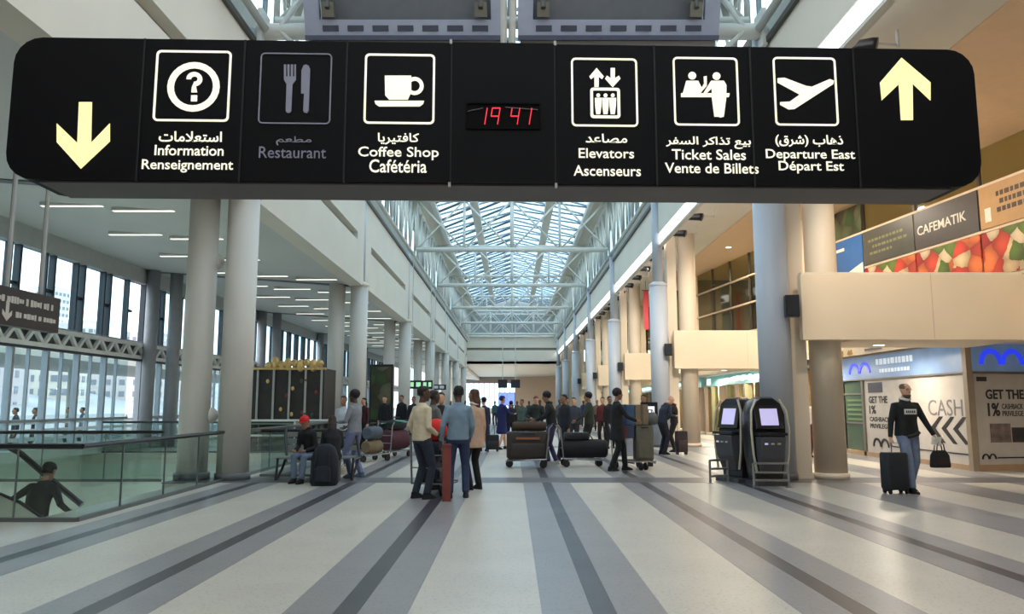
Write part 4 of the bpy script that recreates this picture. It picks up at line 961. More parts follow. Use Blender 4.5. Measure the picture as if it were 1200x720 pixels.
def spot(loc, tgt, e, col=(1, .88, .72), size=1.1):
    l = bpy.data.lights.new('spot_light', 'SPOT'); l.energy = e; l.color = col; l.spot_size = size; l.spot_blend = .7; l.shadow_soft_size = .12
    o = bpy.data.objects.new('spot_light', l); COL.objects.link(o); o.location = loc; d = Vector(tgt) - Vector(loc); o.rotation_euler = d.to_track_quat('-Z', 'Y').to_euler()
for k, tx, ty, tz in ((0, 8, 15.2, 3.4), (1, 12, 19, 5.5), (3, 11, 24, 5.5), (5, 7.5, 27, 3.4), (10, 7.5, 39, 3.4), (15, 7.5, 51, 3.4)):
    spot((5.72, 11.97 + 2.31 * k - (3 if k in (5, 10, 15) else 0), 7.2), (tx, ty, tz), 520)
p = atY(757, 352, 38.6); t = thing('banner', 'small vertical red banner hanging left of the second right column', 'banner', p)
MB().box(-.12, .12, 0, .02, -1.5, .5).obj('cloth', mat('banner_red', (220, 70, 84), .6), t); MB().tube([(-.2, .01, .5), (.2, .01, .5)], .02, 6).obj('rod', black, t); MB().tube([(0, .01, .5), (0, .01, 7.73 - p.z)], .01, 6).obj('cord', black, t)
# ------------------------------------------------------------------ people
SKIN = {'d': mat('skin_dark', (84, 58, 44), .5), 'm': mat('skin_medium', (150, 108, 82), .5), 'l': mat('skin_light', (206, 158, 128), .5)}
eye_m = mat('eye_dark', (24, 20, 20), .3); lip_m = mat('lip', (140, 84, 74), .5)
def cloth(rgb): return mat('cloth_%02x%02x%02x' % rgb, rgb, .85, var=.14, scale=9, bump=.25)
def ik(a, t, l1, l2, pole):
    a, t, pole = Vector(a), Vector(t), Vector(pole); d = t - a; L = min(d.length, (l1 + l2) * .995); d.normalize(); t = a + d * L
    x = (l1 * l1 - l2 * l2 + L * L) / (2 * L); h = sqrt(max(l1 * l1 - x * x, 0)); p = pole - d * pole.dot(d); p.normalize()
    return a + d * x + p * h, t
def remesh(mb, name, m, parent, vox, it=3, k=.5):
    o = mb.obj(name, m, parent, smooth=True, angle=None)
    r = o.modifiers.new('remesh', 'REMESH'); r.mode = 'VOXEL'; r.voxel_size = vox; r.use_smooth_shade = True
    s = o.modifiers.new('smooth', 'SMOOTH'); s.factor = k; s.iterations = it
    return o
HANDREST_ = dict(L=(-.24, .03, .80), R=(.24, .03, .80))
def person(label, loc, rz, H=1.75, skin='m', hair=(24, 20, 18), hair_style='short', top=(40, 42, 50), bottom=(40, 44, 60), shoe=(24, 22, 22),
           coat=0.0, lean=0.0, bow=0.0, turn=0.0, feet=((-.1, 0), (.1, 0)), hl=None, hr=None, seated=False, detail=False, bag=False, group=None, slim=1.0, skirt=0.0, collar=None, bare_legs=False, hat=None, beard=None, fingers_curl=.6, z=0.0):
    t = thing('person', label, 'person', (loc[0], loc[1], z), rz, group); s = H / 1.75; W = slim
    V = lambda *a: Vector(a) * s
    pz = .52 if seated else .94; py = 0 if not seated else -.05
    chest = V(0, py + lean * .55, pz + .34); nb = V(0, py + lean, pz + .52); pel = V(0, py, pz)
    if lean > .25: nb.z -= .5 * s * (1 - cos(min(lean * 1.6, 1.2))); chest.z -= .28 * s * (1 - cos(min(lean * 1.6, 1.2)))
    hc = nb + V(0, .03 + bow * .12 , .158 - bow * .06)
    HM = Matrix.Translation(hc) @ Matrix.Rotation(turn, 4, 'Z') @ Matrix.Rotation(-bow * .6, 4, 'X') @ Matrix.Scale(s, 4)
    hips = {-1: pel + V(-.09, 0, -.02), 1: pel + V(.09, 0, -.02)}
    sh = {-1: nb + V(-.150 * W, 0, -.075), 1: nb + V(.150 * W, 0, -.075)}
    hands = {-1: V(*(hl or (-.225, .04 + lean * .5, pz - .13))), 1: V(*(hr or (.225, .04 + lean * .5, pz - .13)))}
    leg = {}; arm = {}
    for i, sd in enumerate((-1, 1)):
        fx, fy = feet[i][:2]; fz = feet[i][2] if len(feet[i]) > 2 else 0
        kn, an = ik(hips[sd], V(fx, fy, .085 + fz), .44 * s, .43 * s, (sd * .08, 1, .15 if seated else 0)); leg[sd] = (hips[sd], kn, an)
        el, wr = ik(sh[sd], hands[sd], .29 * s, .26 * s, (sd * .45, -1, -.1)); arm[sd] = (sh[sd], el, wr)
    vox = .0085 if detail else .015
    # --- body: one continuous surface
    b = MB()
    b.stack([(0, .045, -.118, .026, .03), (0, .035, -.10, .046, .05), (0, .018, -.06, .061, .074), (0, .006, -.02, .069, .088), (0, 0, .02, .073, .094), (0, -.004, .055, .072, .093), (0, -.008, .085, .060, .080), (0, -.01, .108, .036, .05)], 18, HM)
    P = lambda x, y, z_: HM @ Vector((x, y, z_))
    b.tube([P(0, .085, .028), P(0, .108, -.012), P(0, .1, -.03)], [.010 * s, .017 * s, .012 * s], 8)
    b.tube([P(-.045, .082, .036), P(0, .092, .036), P(.045, .082, .036)], .010 * s, 6)
    b.tube([P(-.024, .082, -.06), P(0, .09, -.06), P(.024, .082, -.06)], .009 * s, 6)
    for sd in (-1, 1): b.tube([P(sd * .070, -.002, .03), P(sd * .082, -.008, .01), P(sd * .072, 0, -.03)], [.012 * s, .015 * s, .009 * s], 6)
    b.tube([nb + V(0, -.01, -.06), nb + V(0, 0, .02), hc + V(0, -.012, -.06)], [.066 * s, .052 * s, .05 * s], 12)
    mid = (pel + chest) / 2
    R = [(pel.x, pel.y, pel.z - .09 * s, .13 * s * W, .09 * s), (pel.x, pel.y, pel.z, .155 * s * W, .105 * s), (mid.x, mid.y, mid.z, .13 * s * W, .095 * s), (chest.x, chest.y, chest.z, .13 * s * W, .10 * s), (nb.x, nb.y, nb.z - .09 * s, .13 * s * W, .08 * s), (nb.x, nb.y, nb.z - .02 * s, .08 * s, .06 * s)]
    b.stack(R, 18)
    for sd in (-1, 1):
        h, k_, a_ = leg[sd]; b.tube([h, (h + k_) / 2, k_, (k_ * .6 + a_ * .4), a_, a_ + V(0, .0, -.04)], [.082 * s, .07 * s, .052 * s, .052 * s, .036 * s, .036 * s], 12)
        b.tube([a_ + V(0, -.05, -.05), a_ + V(0, .05, -.05), a_ + V(0, .14, -.06)], [.03 * s, .035 * s, .025 * s], 10)
        q, e_, w_ = arm[sd]; b.tube([q, (q + e_) / 2, e_, (e_ + w_) / 2, w_], [.05 * s, .042 * s, .036 * s, .034 * s, .025 * s], 10)
        d = (w_ - e_).normalized(); side = Vector((0, 1, 0)) - d * d.y; 
        if side.length < .2: side = Vector((0, 0, 1)) - d * d.z
        side.normalize(); nrm = d.cross(side).normalized() * (1 if sd > 0 else -1)
        if nrm.x * sd > 0: nrm = -nrm     # palm faces inwards
        pc = w_ + d * .05 * s
        b.tube([w_ - d * .01, w_ + d * .03 * s, w_ + d * .085 * s], [.024 * s, .038 * s, .036 * s], 10, flat=.45, up=side)
        fr = (.0088 if detail else .0105) * s
        for f in range(4):
            o_ = (f - 1.5) * -.0195 * s; L = (.062, .074, .078, .066)[3 - f] * s; c1 = fingers_curl * .6; c2 = fingers_curl * 1.3
            p0 = w_ + d * .078 * s + side * o_; p1 = p0 + (d * cos(c1) + nrm * sin(c1)) * L * .5; p2 = p1 + (d * cos(c2) + nrm * sin(c2)) * L * .5
            b.tube([p0 - d * .01 * s, p0, p1, p2], [fr, fr, fr * .95, fr * .8], 7)
        p0 = w_ + d * .025 * s + side * .026 * s; p1 = p0 + (d * .7 + side * .6 + nrm * .3).normalized() * .035 * s; p2 = p1 + (d * .85 + side * .2 + nrm * .5).normalized() * .03 * s
        b.tube([p0, p1, p2], [.014 * s, .0115 * s, .009 * s], 7)
    remesh(b, 'body', SKIN[skin], t, vox, 2, .4)
    for sd in (-1, 1):
        if detail: MB().ball(P(sd * .030, .083, .016), .0085 * s, .006 * s, .006 * s, 8, 6).obj('eye', eye_m, t, smooth=True)
    # --- hair
    if hair_style != 'bald':
        hm = mat('hair_%02x%02x%02x' % hair, hair, .7, var=.25, scale=30, bump=.5); b = MB()
        b.stack([(0, -.035, -.03, .070, .066), (0, -.030, .0, .079, .075), (0, -.022, .045, .081, .086), (0, -.014, .072, .078, .094), (0, -.012, .1, .062, .082), (0, -.012, .124, .034, .048)], 18, HM)
        if hair_style == 'long': b.tube([P(0, -.05, .0), P(0, -.075, -.1), P(0, -.085, -.22)], [.075 * s, .085 * s, .06 * s], 12, flat=.6, up=(1, 0, 0))
        if hair_style == 'afro': b.ball(P(0, -.02, .055), .108 * s, .11 * s, .1 * s, 14, 10)
        if hair_style == 'tied': b.ball(P(0, -.115, .03), .04 * s, .04 * s, .045 * s, 10, 8)
        remesh(b, 'hair', hm, t, vox * 1.1, 2)
    if beard:
        b = MB(); b.stack([(0, .05, -.128, .024, .028), (0, .04, -.10, .052, .055), (0, .026, -.068, .062, .073)], 14, HM); b.obj('beard', mat('beard', beard, .8), t, smooth=True)
    if hat:
        b = MB(); b.stack([(0, -.01, .045, .092, .104), (0, -.01, .075, .092, .104), (0, -.012, .12, .07, .082), (0, -.012, .14, .03, .04)], 16, HM)
        if hat[1] == 'peak': b.stack([(0, .08, .05, .07, .07), (0, .08, .06, .07, .07)], 14, HM)
        if hat[1] == 'brim': b.stack([(0, -.01, .05, .13, .14), (0, -.01, .06, .13, .14)], 18, HM)
        b.obj('hat', cloth(hat[0]), t, smooth=True)
    # --- clothes
    cv = .014 if detail else .02; tm = cloth(top); b = MB()
    hem = coat if coat else .05; g = .018 * s
    if seated: hem = 0
    bot = pel.z - hem * s
    R = [(pel.x, pel.y, bot, (.156 + .10 * coat) * s * W + g, (.115 + .09 * coat) * s + g), (pel.x, pel.y, pel.z + .02 * s, .150 * s * W + g, .108 * s + g), (mid.x, mid.y, mid.z + .02, .132 * s * W + g, .105 * s + g), (chest.x, chest.y, chest.z, .148 * s * W + g, .112 * s + g), (nb.x, nb.y, nb.z - .10 * s, .145 * s * W + g, .095 * s + g), (nb.x, nb.y, nb.z - .035 * s, .09 * s + g, .065 * s + g), (nb.x, nb.y, nb.z + .02 * s, .062 * s, .06 * s)]
    b.stack(R, 20, e=.95)
    for sd in (-1, 1):
        q, e_, w_ = arm[sd]; b.tube([q + V(-sd * .05, 0, .0), q, (q + e_) / 2, e_, (e_ + w_) / 2, w_ - (w_ - e_).normalized() * .01], [.055 * s, .062 * s, .056 * s, .048 * s, .043 * s, .036 * s], 12)
    remesh(b, 'jacket' if not coat else 'coat', tm, t, cv)
    if collar:
        b = MB(); b.tube([nb + V(.075 * cos(a), .005 + .075 * sin(a), .02 + .012 * cos(a * 2)) for a in [2 * pi * k / 12 for k in range(13)]], .022 * s, 8); b.obj('collar', cloth(collar), t, smooth=True)
    b = MB()
    if skirt:
        b.stack([(pel.x, pel.y, pel.z - skirt * s, .19 * s, .15 * s), (pel.x, pel.y, pel.z, .16 * s, .115 * s), (pel.x, pel.y, pel.z + .08 * s, .14 * s, .105 * s)], 18); remesh(b, 'skirt', cloth(bottom), t, cv)
    else:
        b.stack([(pel.x, pel.y, pel.z - .1 * s, .145 * s * W, .10 * s), (pel.x, pel.y, pel.z - .02 * s, .155 * s * W, .115 * s), (pel.x, pel.y, pel.z + .08 * s, .15 * s * W, .108 * s)], 18)
        for sd in (-1, 1):
            h, k_, a_ = leg[sd]; b.tube([h + V(0, 0, .0), (h + k_) / 2, k_, (k_ + a_) / 2, a_ + V(0, 0, .0)], [.1 * s, .087 * s, .068 * s, .062 * s, .06 * s], 12)
        remesh(b, 'trousers', cloth(bottom), t, cv)
    for sd in (-1, 1):
        a_ = leg[sd][2]; zf = a_.z - .085 * s; b = MB()
        b.stack([(a_.x, a_.y + .045 * s, zf, .045 * s, .13 * s), (a_.x, a_.y + .045 * s, zf + .025 * s, .046 * s, .13 * s), (a_.x, a_.y + .02 * s, zf + .06 * s, .042 * s, .095 * s), (a_.x, a_.y - .02 * s, zf + .10 * s, .04 * s, .05 * s)], 14)
        b.obj('shoe', cloth(shoe), t, smooth=True)
    if bag:
        bm_ = cloth(bag); b = MB(); bc = chest + V(0, -.22, -.06)
        b.stack([(bc.x, bc.y, bc.z - .24 * s, .15 * s, .09 * s), (bc.x, bc.y, bc.z - .1 * s, .17 * s, .11 * s), (bc.x, bc.y, bc.z + .15 * s, .15 * s, .09 * s), (bc.x, bc.y + .02, bc.z + .24 * s, .08 * s, .05 * s)], 16, e=.7)
        o = b.obj('backpack', bm_, None, smooth=True); o.matrix_world = Matrix.Translation(t.location) @ Matrix.Rotation(rz, 4, 'Z'); tag(o, 'backpack worn by the ' + label, 'backpack')
        o['label'] = 'dark backpack on the back of the ' + ' '.join(label.split()[:9]); b = MB()
        for sd in (-1, 1): b.tube([bc + V(sd * .1, .06, .2), nb + V(sd * .12, .02, .02), chest + V(sd * .13, .15, .0), bc + V(sd * .13, .08, -.18)], .018 * s, 6)
        q = b.obj('strap', bm_, o, smooth=True)
    return t, dict(HM=HM, arm=arm, leg=leg, nb=nb, chest=chest, pel=pel)
def fl_(px, py): p = atZ(px, py, 0); return (p.x, p.y)
A, B_ = 0.0, pi
# walking man, right
x, y = fl_(1067, 577)
t, J = person('man in black sweater and blue jeans walking with a black suitcase', (x, y), pi + .12, H=1.83, skin='l', hair=(60, 50, 44), hair_style='bald', beard=(96, 84, 78), top=(22, 26, 26), bottom=(112, 124, 150), shoe=(20, 20, 22),
       detail=True, turn=.08, feet=((-.07, -.1), (.1, .2)), hl=(-.40, .16, .84), hr=(.34, .06, .80), collar=(206, 206, 200), slim=1.2)
c = J['chest']; wt = mat('print_white', (222, 224, 220), .7)
MB().tube([(-.11, c.y + .137, c.z + .0), (.11, c.y + .137, c.z + .0)], .045, 8, flat=.12, up=(0, 0, 1)).obj('chest_print', wt, t)
b = MB()
for k in range(5): b.box(-.08 + .035 * k, -.06 + .035 * k, c.y + .143, c.y + .147, c.z - .02, c.z + .02)
b.obj('print_lettering', cloth((30, 34, 34)), t)
MB().stack([(0, .012, .03, .078, .088), (0, .0, .06, .077, .096), (0, -.008, .09, .062, .082), (0, -.01, .111, .038, .052)], 18, J['HM'] @ Matrix.Translation((0, -.012, .0))).obj('hair', mat('hair_short_brown', (104, 84, 70), .8, bump=.4, scale=40), t, smooth=True)
b = MB()
for sd in (-1, 1): b.tube([J['HM'] @ Vector((sd * .031 + .02 * cos(a), .098, .014 + .016 * sin(a))) for a in [2 * pi * k / 10 for k in range(11)]], .003, 5)
b.tube([J['HM'] @ Vector((-.011, .1, .016)), J['HM'] @ Vector((.011, .1, .016))], .003, 5); b.obj('glasses', black, t)
MW = Matrix.Translation((x, y, 0)) @ Matrix.Rotation(pi + .12, 4, 'Z')
handR = MW @ (J['arm'][1][2]); handL = MW @ (J['arm'][-1][2])
MB().tube([(-.15, .125, 1.0), (-.05, .15, .95), (.08, .145, .92)], .03, 8, flat=.5).obj('waist_bag_strap', cloth((40, 36, 30)), t, smooth=True)

# ------------------------------------------------------------------ luggage
def suitcase(label, x, y, rz, w_=.42, d=.26, h=.62, rgb=(30, 34, 40), z=0.0, wheels=True, handle=0.35, lying=False, trim=None, group=None):
    m = mat('case_%02x%02x%02x' % rgb, rgb, .6, var=.12, scale=12, bump=.15); t = thing('suitcase', label, 'suitcase', (x, y, z), rz, group); zb = .07 if wheels else 0
    b = MB(); R = []
    for (zz, s) in ((zb, .93), (zb + .03, 1), (zb + h - .04, 1), (zb + h, .92)): R.append((0, 0, zz, w_ / 2 * s, d / 2 * s))
    b.stack(R, 24, e=.25); b.obj('body', m, t, smooth=True, angle=35)
    MB().stack([(0, -d / 2 - .0, zb + .06, w_ * .38, .03), (0, -d / 2, zb + .1, w_ * .4, .035), (0, -d / 2, zb + h * .52, w_ * .4, .035), (0, -d / 2, zb + h * .58, w_ * .36, .02)], 20, e=.3).obj('front_pocket', m, t, smooth=True, angle=35)
    if trim: MB().box(-w_ * .28, w_ * .28, -d / 2 - .04, -d / 2 - .02, zb + h * .72, zb + h * .8).obj('trim', mat('trim_%02x' % trim[0], trim, .5), t)
    MB().tube([(-w_ * .2, -d / 2, zb + h * .97), (-w_ * .18, -d / 2 - .03, zb + h * .95), (w_ * .18, -d / 2 - .03, zb + h * .95), (w_ * .2, -d / 2, zb + h * .97)], .012, 6).obj('carry_handle', black, t)
    if wheels:
        for sx in (-1, 1):
            for sy in (-1, 1): MB().tube([(sx * w_ * .38 - .015, sy * d * .3, .035), (sx * w_ * .38 + .015, sy * d * .3, .035)], .035, 12).obj('wheel', black, t); 
        for sx in (-1, 1): MB().box(sx * w_ * .38 - .02, sx * w_ * .38 + .02, -d * .4, d * .4, .04, zb + .02).obj('wheel_housing', black, t)
    if handle: MB().tube([(-.08, d * .3, zb + h - .02), (-.08, d * .3, zb + h + handle), (.08, d * .3, zb + h + handle), (.08, d * .3, zb + h - .02)], .011, 6).obj('pull_handle', mat('handle_grey', (120, 122, 124), .3, metal=.7), t)
    return t
suitcase('black upright suitcase pulled by the walking man in black sweater', handR.x - .03, handR.y - .13, pi + .1, .37, .27, .60, (26, 32, 40), handle=.16)
# handbag and papers in the walking man's left hand
hb = thing('travel_bag', 'black holdall hanging from the walking man\'s outstretched hand', 'bag', (handL.x + .05, handL.y - .03, handL.z - .52), .2)
MB().stack([(0, 0, 0, .16, .08), (0, 0, .03, .165, .09), (0, 0, .2, .15, .08), (0, 0, .28, .11, .03)], 20, e=.5).obj('body', cloth((34, 28, 30)), hb, smooth=True)
for sy in (-.03, .03): MB().tube([(-.08, sy, .25), (-.06, sy, .38), (0, sy * .4, .45), (.06, sy, .38), (.08, sy, .25)], .01, 6).obj('strap', black, hb, smooth=True)
MB().stack([(0, -.085, .05, .1, .015), (0, -.085, .16, .1, .015)], 14, e=.4).obj('front_pocket', cloth((44, 36, 38)), hb, smooth=True)
pp = thing('papers', 'crumpled white papers held in the walking man\'s hand above the holdall', 'papers', (handL.x - .02, handL.y - .08, handL.z - .09), .3)
for k in range(3): MB().cbox((.02 * k, -.01 * k, .01 * k), (.2, .004, .13), Euler((.3 * k, .2 - .25 * k, .2 * k)).to_matrix()).obj('sheet', mat('paper_white', (236, 234, 228), .6), pp)

def cart(label, x, y, rz, L=.85, w_=.55, hh=1.0, group='luggage trolleys'):
    """trolley: local +x points away from the pusher"""
    t = thing('luggage_trolley', label, 'trolley', (x, y, 0), rz, group); cm_ = mat('trolley_steel', (150, 152, 154), .35, metal=.7)
    b = MB()
    for sy in (-1, 1): b.tube([(-L * .45, sy * w_ / 2, .2), (L * .5, sy * w_ * .38, .16)], .018, 6)
    for k in range(4): q = -L * .4 + k * L * .28; b.tube([(q, -w_ * .46, .19), (q, w_ * .46, .19)], .013, 6)
    b.obj('base_frame', cm_, t, smooth=True)
    b = MB()
    for sy in (-1, 1): b.tube([(-L * .45, sy * w_ / 2, .2), (-L * .52, sy * w_ / 2, hh * .9), (-L * .6, sy * w_ / 2, hh)], .017, 6)
    for z in (.45, .65): b.tube([(-L * .5, -w_ / 2, z), (-L * .5, w_ / 2, z)], .012, 6)
    b.obj('upright_frame', cm_, t, smooth=True)
    MB().tube([(-L * .6, -w_ / 2, hh), (-L * .6, w_ / 2, hh)], .022, 8).obj('push_bar', rail_dark, t, smooth=True)
    for (wx, wy) in ((-L * .38, -w_ * .42), (-L * .38, w_ * .42), (L * .42, -.06), (L * .42, .06)):
        MB().tube([(wx, wy - .02, .085), (wx, wy + .02, .085)], .085, 14).obj('wheel', black, t, smooth=True, angle=40)
        MB().bar((wx, wy, .085), (wx, wy, .19), .03).obj('fork', cm_, t)
    return t
def duffel(label, x, y, z, rz, L=.62, r=.17, rgb=(30, 30, 32), cat='bag'):
    t = thing('duffel_bag', label, cat, (x, y, z), rz); m = cloth(rgb)
    MB().tube([(-L / 2, 0, r), (-L / 2 + .04, 0, r), (0, 0, r * 1.02), (L / 2 - .04, 0, r), (L / 2, 0, r)], [r * .8, r, r * 1.04, r, r * .8], 18).obj('body', m, t, smooth=True)
    for sy in (-.06, .06): MB().tube([(-L * .22, sy, r * 1.9), (-L * .15, sy * .5, r * 2.5), (L * .15, sy * .5, r * 2.5), (L * .22, sy, r * 1.9)], .012, 6).obj('strap', black, t)
    MB().box(-L * .4, L * .4, -.008, .008, r * 1.98, r * 2.06).obj('zip', black, t); return t

# central group under the sign
x, y = fl_(493, 585); person('man in cream jacket standing left in the central group, seen from behind', (x, y), -.85, H=1.76, skin='d', top=(206, 192, 164), bottom=(38, 46, 62), shoe=(26, 26, 34), detail=True, turn=-.5, hl=(-.22, .08, .90), hr=(.14, .2, .98), feet=((-.12, -.02), (.12, .03)), slim=1.05)
x, y = fl_(506, 574); person('dark-haired man behind the cream jacket, half hidden', (x, y), -1.0, H=1.72, skin='d', top=(96, 98, 94), bottom=(26, 28, 40), shoe=(24, 24, 28), hr=(.2, .28, .95), hl=(-.2, .2, .95))
x, y = fl_(536, 584); person('man in light blue denim shirt and jeans seen from behind, central group', (x, y), .06, H=1.77, skin='d', top=(118, 140, 158), bottom=(42, 56, 88), shoe=(30, 34, 56), detail=True, turn=.4, hl=(-.27, .02, .86), hr=(.2, .2, .92), feet=((-.12, -.05), (.13, .04)), slim=1.04)
x, y = fl_(556, 574); person('brown-haired person in beige coat with pale hood, central group', (x, y), .75, H=1.74, skin='m', hair=(78, 50, 34), hair_style='long', top=(188, 158, 134), bottom=(22, 22, 26), coat=.22, collar=(222, 210, 204), turn=.2, hl=(-.2, .2, .95))
x, y = fl_(516, 560); person('pale-faced person facing the camera between the two central men', (x, y), pi, H=1.72, skin='l', hair=(40, 34, 30), top=(34, 36, 44), bottom=(28, 30, 38))
x, y = fl_(511, 579); cart('luggage trolley between the two men of the central group', x, y, 1.3)
suitcase('black suitcase low on the central group\'s trolley', x - .04, y - .03, 1.3, .5, .3, .34, (26, 28, 36), z=.205, wheels=False, handle=0); suitcase('dark navy bag on top of the central group\'s black suitcase', x + .0, y - .02, 1.2, .44, .28, .3, (34, 38, 56), z=.55, wheels=False, handle=0)
MB_ = MB(); MB_.ball((x + .0, y - .1, 1.04), .19, .16, .19, 16, 10); tag(remesh(MB_, 'red_bundle', cloth((212, 44, 36)), None, .02), 'bright red bundle on top of the central group\'s trolley bags', 'bag')
xx, yy = fl_(523, 588); t = thing('wrapped_board', 'tall narrow reddish-brown wrapped board standing before the denim-shirted man', 'board', (xx, yy, 0), .1)
MB().box(-.065, .065, -.04, .04, 0, .86).obj('board', mat('board_red', (124, 58, 50), .6, var=.12, scale=8), t, bevel=.01); MB().box(-.07, .07, -.045, .045, .8, .84).obj('tape', mat('tape_red', (100, 44, 40), .5), t)

# navy-coated women
x, y = fl_(567, 529); person('woman in navy coat and dark hat, left of the navy pair', (x, y), .5, H=1.70, skin='l', hair=(36, 28, 26), top=(28, 32, 66), bottom=(28, 32, 66), coat=.42, skirt=.44, hat=((22, 24, 44), 'brim'), feet=((-.09, .05), (.09, -.08)))
x, y = fl_(588, 527); person('woman in bright navy coat walking, right of the navy pair', (x, y), -.9, H=1.76, skin='l', hair=(60, 42, 30), hair_style='tied', top=(30, 36, 92), bottom=(30, 36, 92), coat=.42, skirt=.44, hat=((34, 40, 110), 'cap'), feet=((-.09, .22), (.09, -.2)), hr=(.2, .35, 1.15))
x, y = fl_(573, 530); suitcase('small black bag on the floor behind the navy-hatted woman', x + .1, y + .2, .2, .4, .25, .45, (22, 22, 26), handle=.3)

# trolley with brown case + pushers
x, y = fl_(618, 548); cart('luggage trolley with a large brown case, centre of the hall', x, y, pi * .98, L=1.0)
suitcase('large dark brown case with orange stripe on the central trolley', x, y - .02, .03, .98, .5, .62, (48, 40, 34), z=.21, wheels=False, handle=0, trim=(150, 96, 60)); duffel('dark brown duffel lying on top of the large brown case', x + .05, y, .84, .02, .8, .11, (74, 58, 44))
x, y = fl_(626, 532); person('red-haired person in dark green jacket behind the brown case', (x, y), pi + .3, H=1.76, skin='l', hair=(110, 66, 46), top=(34, 48, 48), bottom=(30, 32, 40), bow=.5, lean=.1, hl=(-.2, .3, 1.05), hr=(.2, .3, 1.05))
x, y = fl_(647, 545); person('person in black jacket with green collar and purple trousers beside the brown case', (x, y), 1.5, H=1.80, skin='m', hair=(18, 18, 20), hair_style='afro', top=(24, 30, 34), bottom=(64, 56, 98), collar=(50, 92, 80), shoe=(190, 190, 190), bow=.3, lean=.06, hl=(-.2, .4, 1.05), hr=(.2, .35, 1.05), feet=((-.1, .08), (.12, -.1)))
x, y = fl_(662, 541); person('person in black striding behind the purple-trousered one', (x, y), 2.2, H=1.74, skin='m', hair=(22, 20, 20), top=(34, 36, 44), bottom=(20, 20, 24), feet=((-.1, .3), (.1, -.28)))
x, y = fl_(612, 520); person('person in grey-green top waiting behind the brown case', (x, y), 2.6, H=1.68, skin='m', hair=(30, 22, 20), top=(74, 92, 84), bottom=(40, 42, 48))
x, y = fl_(599, 522); person('small figure in black between the navy coat and the grey-green top', (x, y), .2, H=1.62, skin='m', top=(26, 26, 34), bottom=(30, 32, 44))
# second trolley
x, y = fl_(681, 547); cart('luggage trolley with a long black bag, right of centre', x, y, 0.05, L=1.0)
duffel('long black duffel lying on the right-of-centre trolley', x + .05, y, .21, .05, 1.15, .21, (26, 26, 30)); suitcase('flat charcoal case across the right-of-centre trolley, on the duffel', x - .1, y + .05, .1, .6, .35, .16, (46, 48, 52), z=.64, wheels=False, handle=0)
x, y = fl_(691, 538); person('person in dark olive jacket behind the right-of-centre trolley', (x, y), 1.2, H=1.80, skin='m', hair=(20, 18, 18), hair_style='afro', top=(46, 54, 46), bottom=(26, 28, 32), turn=.4, hl=(-.25, .3, 1.0))
x, y = fl_(673, 530); person('grey-jacketed person left of the dark olive jacket', (x, y), 2.9, H=1.70, skin='l', hair=(40, 32, 28), top=(58, 60, 74), bottom=(34, 36, 44))
x, y = fl_(665, 524); person('person in blue-black coat left of the grey jacket', (x, y), 3.3, H=1.72, skin='m', top=(30, 34, 52), bottom=(26, 28, 38))
x, y = fl_(707, 524); person('person in dark red jacket right of centre', (x, y), 2.8, H=1.74, skin='l', hair=(70, 48, 36), top=(104, 34, 34), bottom=(34, 30, 34), feet=((-.12, .05), (.12, -.05)))
x, y = fl_(715, 526); person('person in black beside the dark red jacket', (x, y), 3.4, H=1.76, skin='m', top=(28, 26, 30), bottom=(24, 24, 28))
x, y = fl_(724, 552); person('person in long black coat pushing the tall stacked trolley', (x, y), -1.35, H=1.82, skin='m', hair=(30, 22, 22), hair_style='afro', top=(26, 24, 28), bottom=(18, 18, 22), coat=.3, hl=(-.2, .38, 1.05), hr=(.2, .38, 1.05), feet=((-.08, .2), (.1, -.18)))
# tall stacked trolley
x, y = fl_(744, 550); cart('luggage trolley loaded shoulder high with boxes and bags', x, y, -1.2, L=.9, w_=.7)
def carton(label, x, y, z, rz, w_, d, h, rgb, rgb2=None):
    t = thing('packed_box', label, 'box', (x, y, z), rz); m = mat('carton_%02x%02x%02x' % rgb, rgb, .7, var=.12, scale=5)
    MB().box(-w_ / 2, w_ / 2, -d / 2, d / 2, 0, h).obj('carton', m, t, bevel=.015)
    MB().box(-.03, .03, -d / 2 - .004, d / 2 + .004, .0, h + .004).obj('tape', mat('tape_%02x' % (rgb2 or rgb)[0], rgb2 or tuple(int(q * .75) for q in rgb), .4), t); return t
carton('blue wrapped box at the top left of the tall trolley stack', x - .24, y, 1.0, .05, .44, .45, .46, (62, 92, 124), (40, 70, 110))
carton('tan wrapped box at the top right of the tall trolley stack', x + .14, y + .02, 1.0, .05, .3, .45, .46, (134, 116, 92))
carton('slate blue box in the middle of the tall trolley stack', x - .24, y, .70, .03, .42, .45, .29, (66, 76, 98), (120, 50, 60))
suitcase('large olive-grey soft case at the right of the tall trolley stack', x + .2, y + .0, .05, .42, .4, .78, (104, 98, 84), z=.205, wheels=False, handle=0)
carton('white board box low at the front of the tall trolley', x - .24, y - .1, .3, .03, .34, .2, .39, (196, 200, 214), (150, 156, 176))
duffel('grey bag resting high on the right of the tall stack', x + .38, y + .05, .99, .2, .3, .14, (96, 100, 98))
x, y = fl_(756, 536); person('black-haired person hidden behind the tall trolley stack', (x, y), 2.6, H=1.76, skin='m', top=(44, 48, 52), bottom=(34, 40, 46))
p = atY(761, 482, 18.6); t = thing('information_board', 'small white lit notice on a dark stand behind the tall trolley', 'notice', (p.x, 18.6, 0), 0)
MB().box(-.2, .2, 0, .1, 1.0, 1.52).obj('housing', rail_dark, t); MB().box(-.16, .12, -.02, 0, 1.14, 1.42).obj('screen', mat('notice_white', (236, 236, 244), .5, emit=.3), t); MB().box(-.06, .06, 0, .08, 0, .95).obj('stand', rail_dark, t)
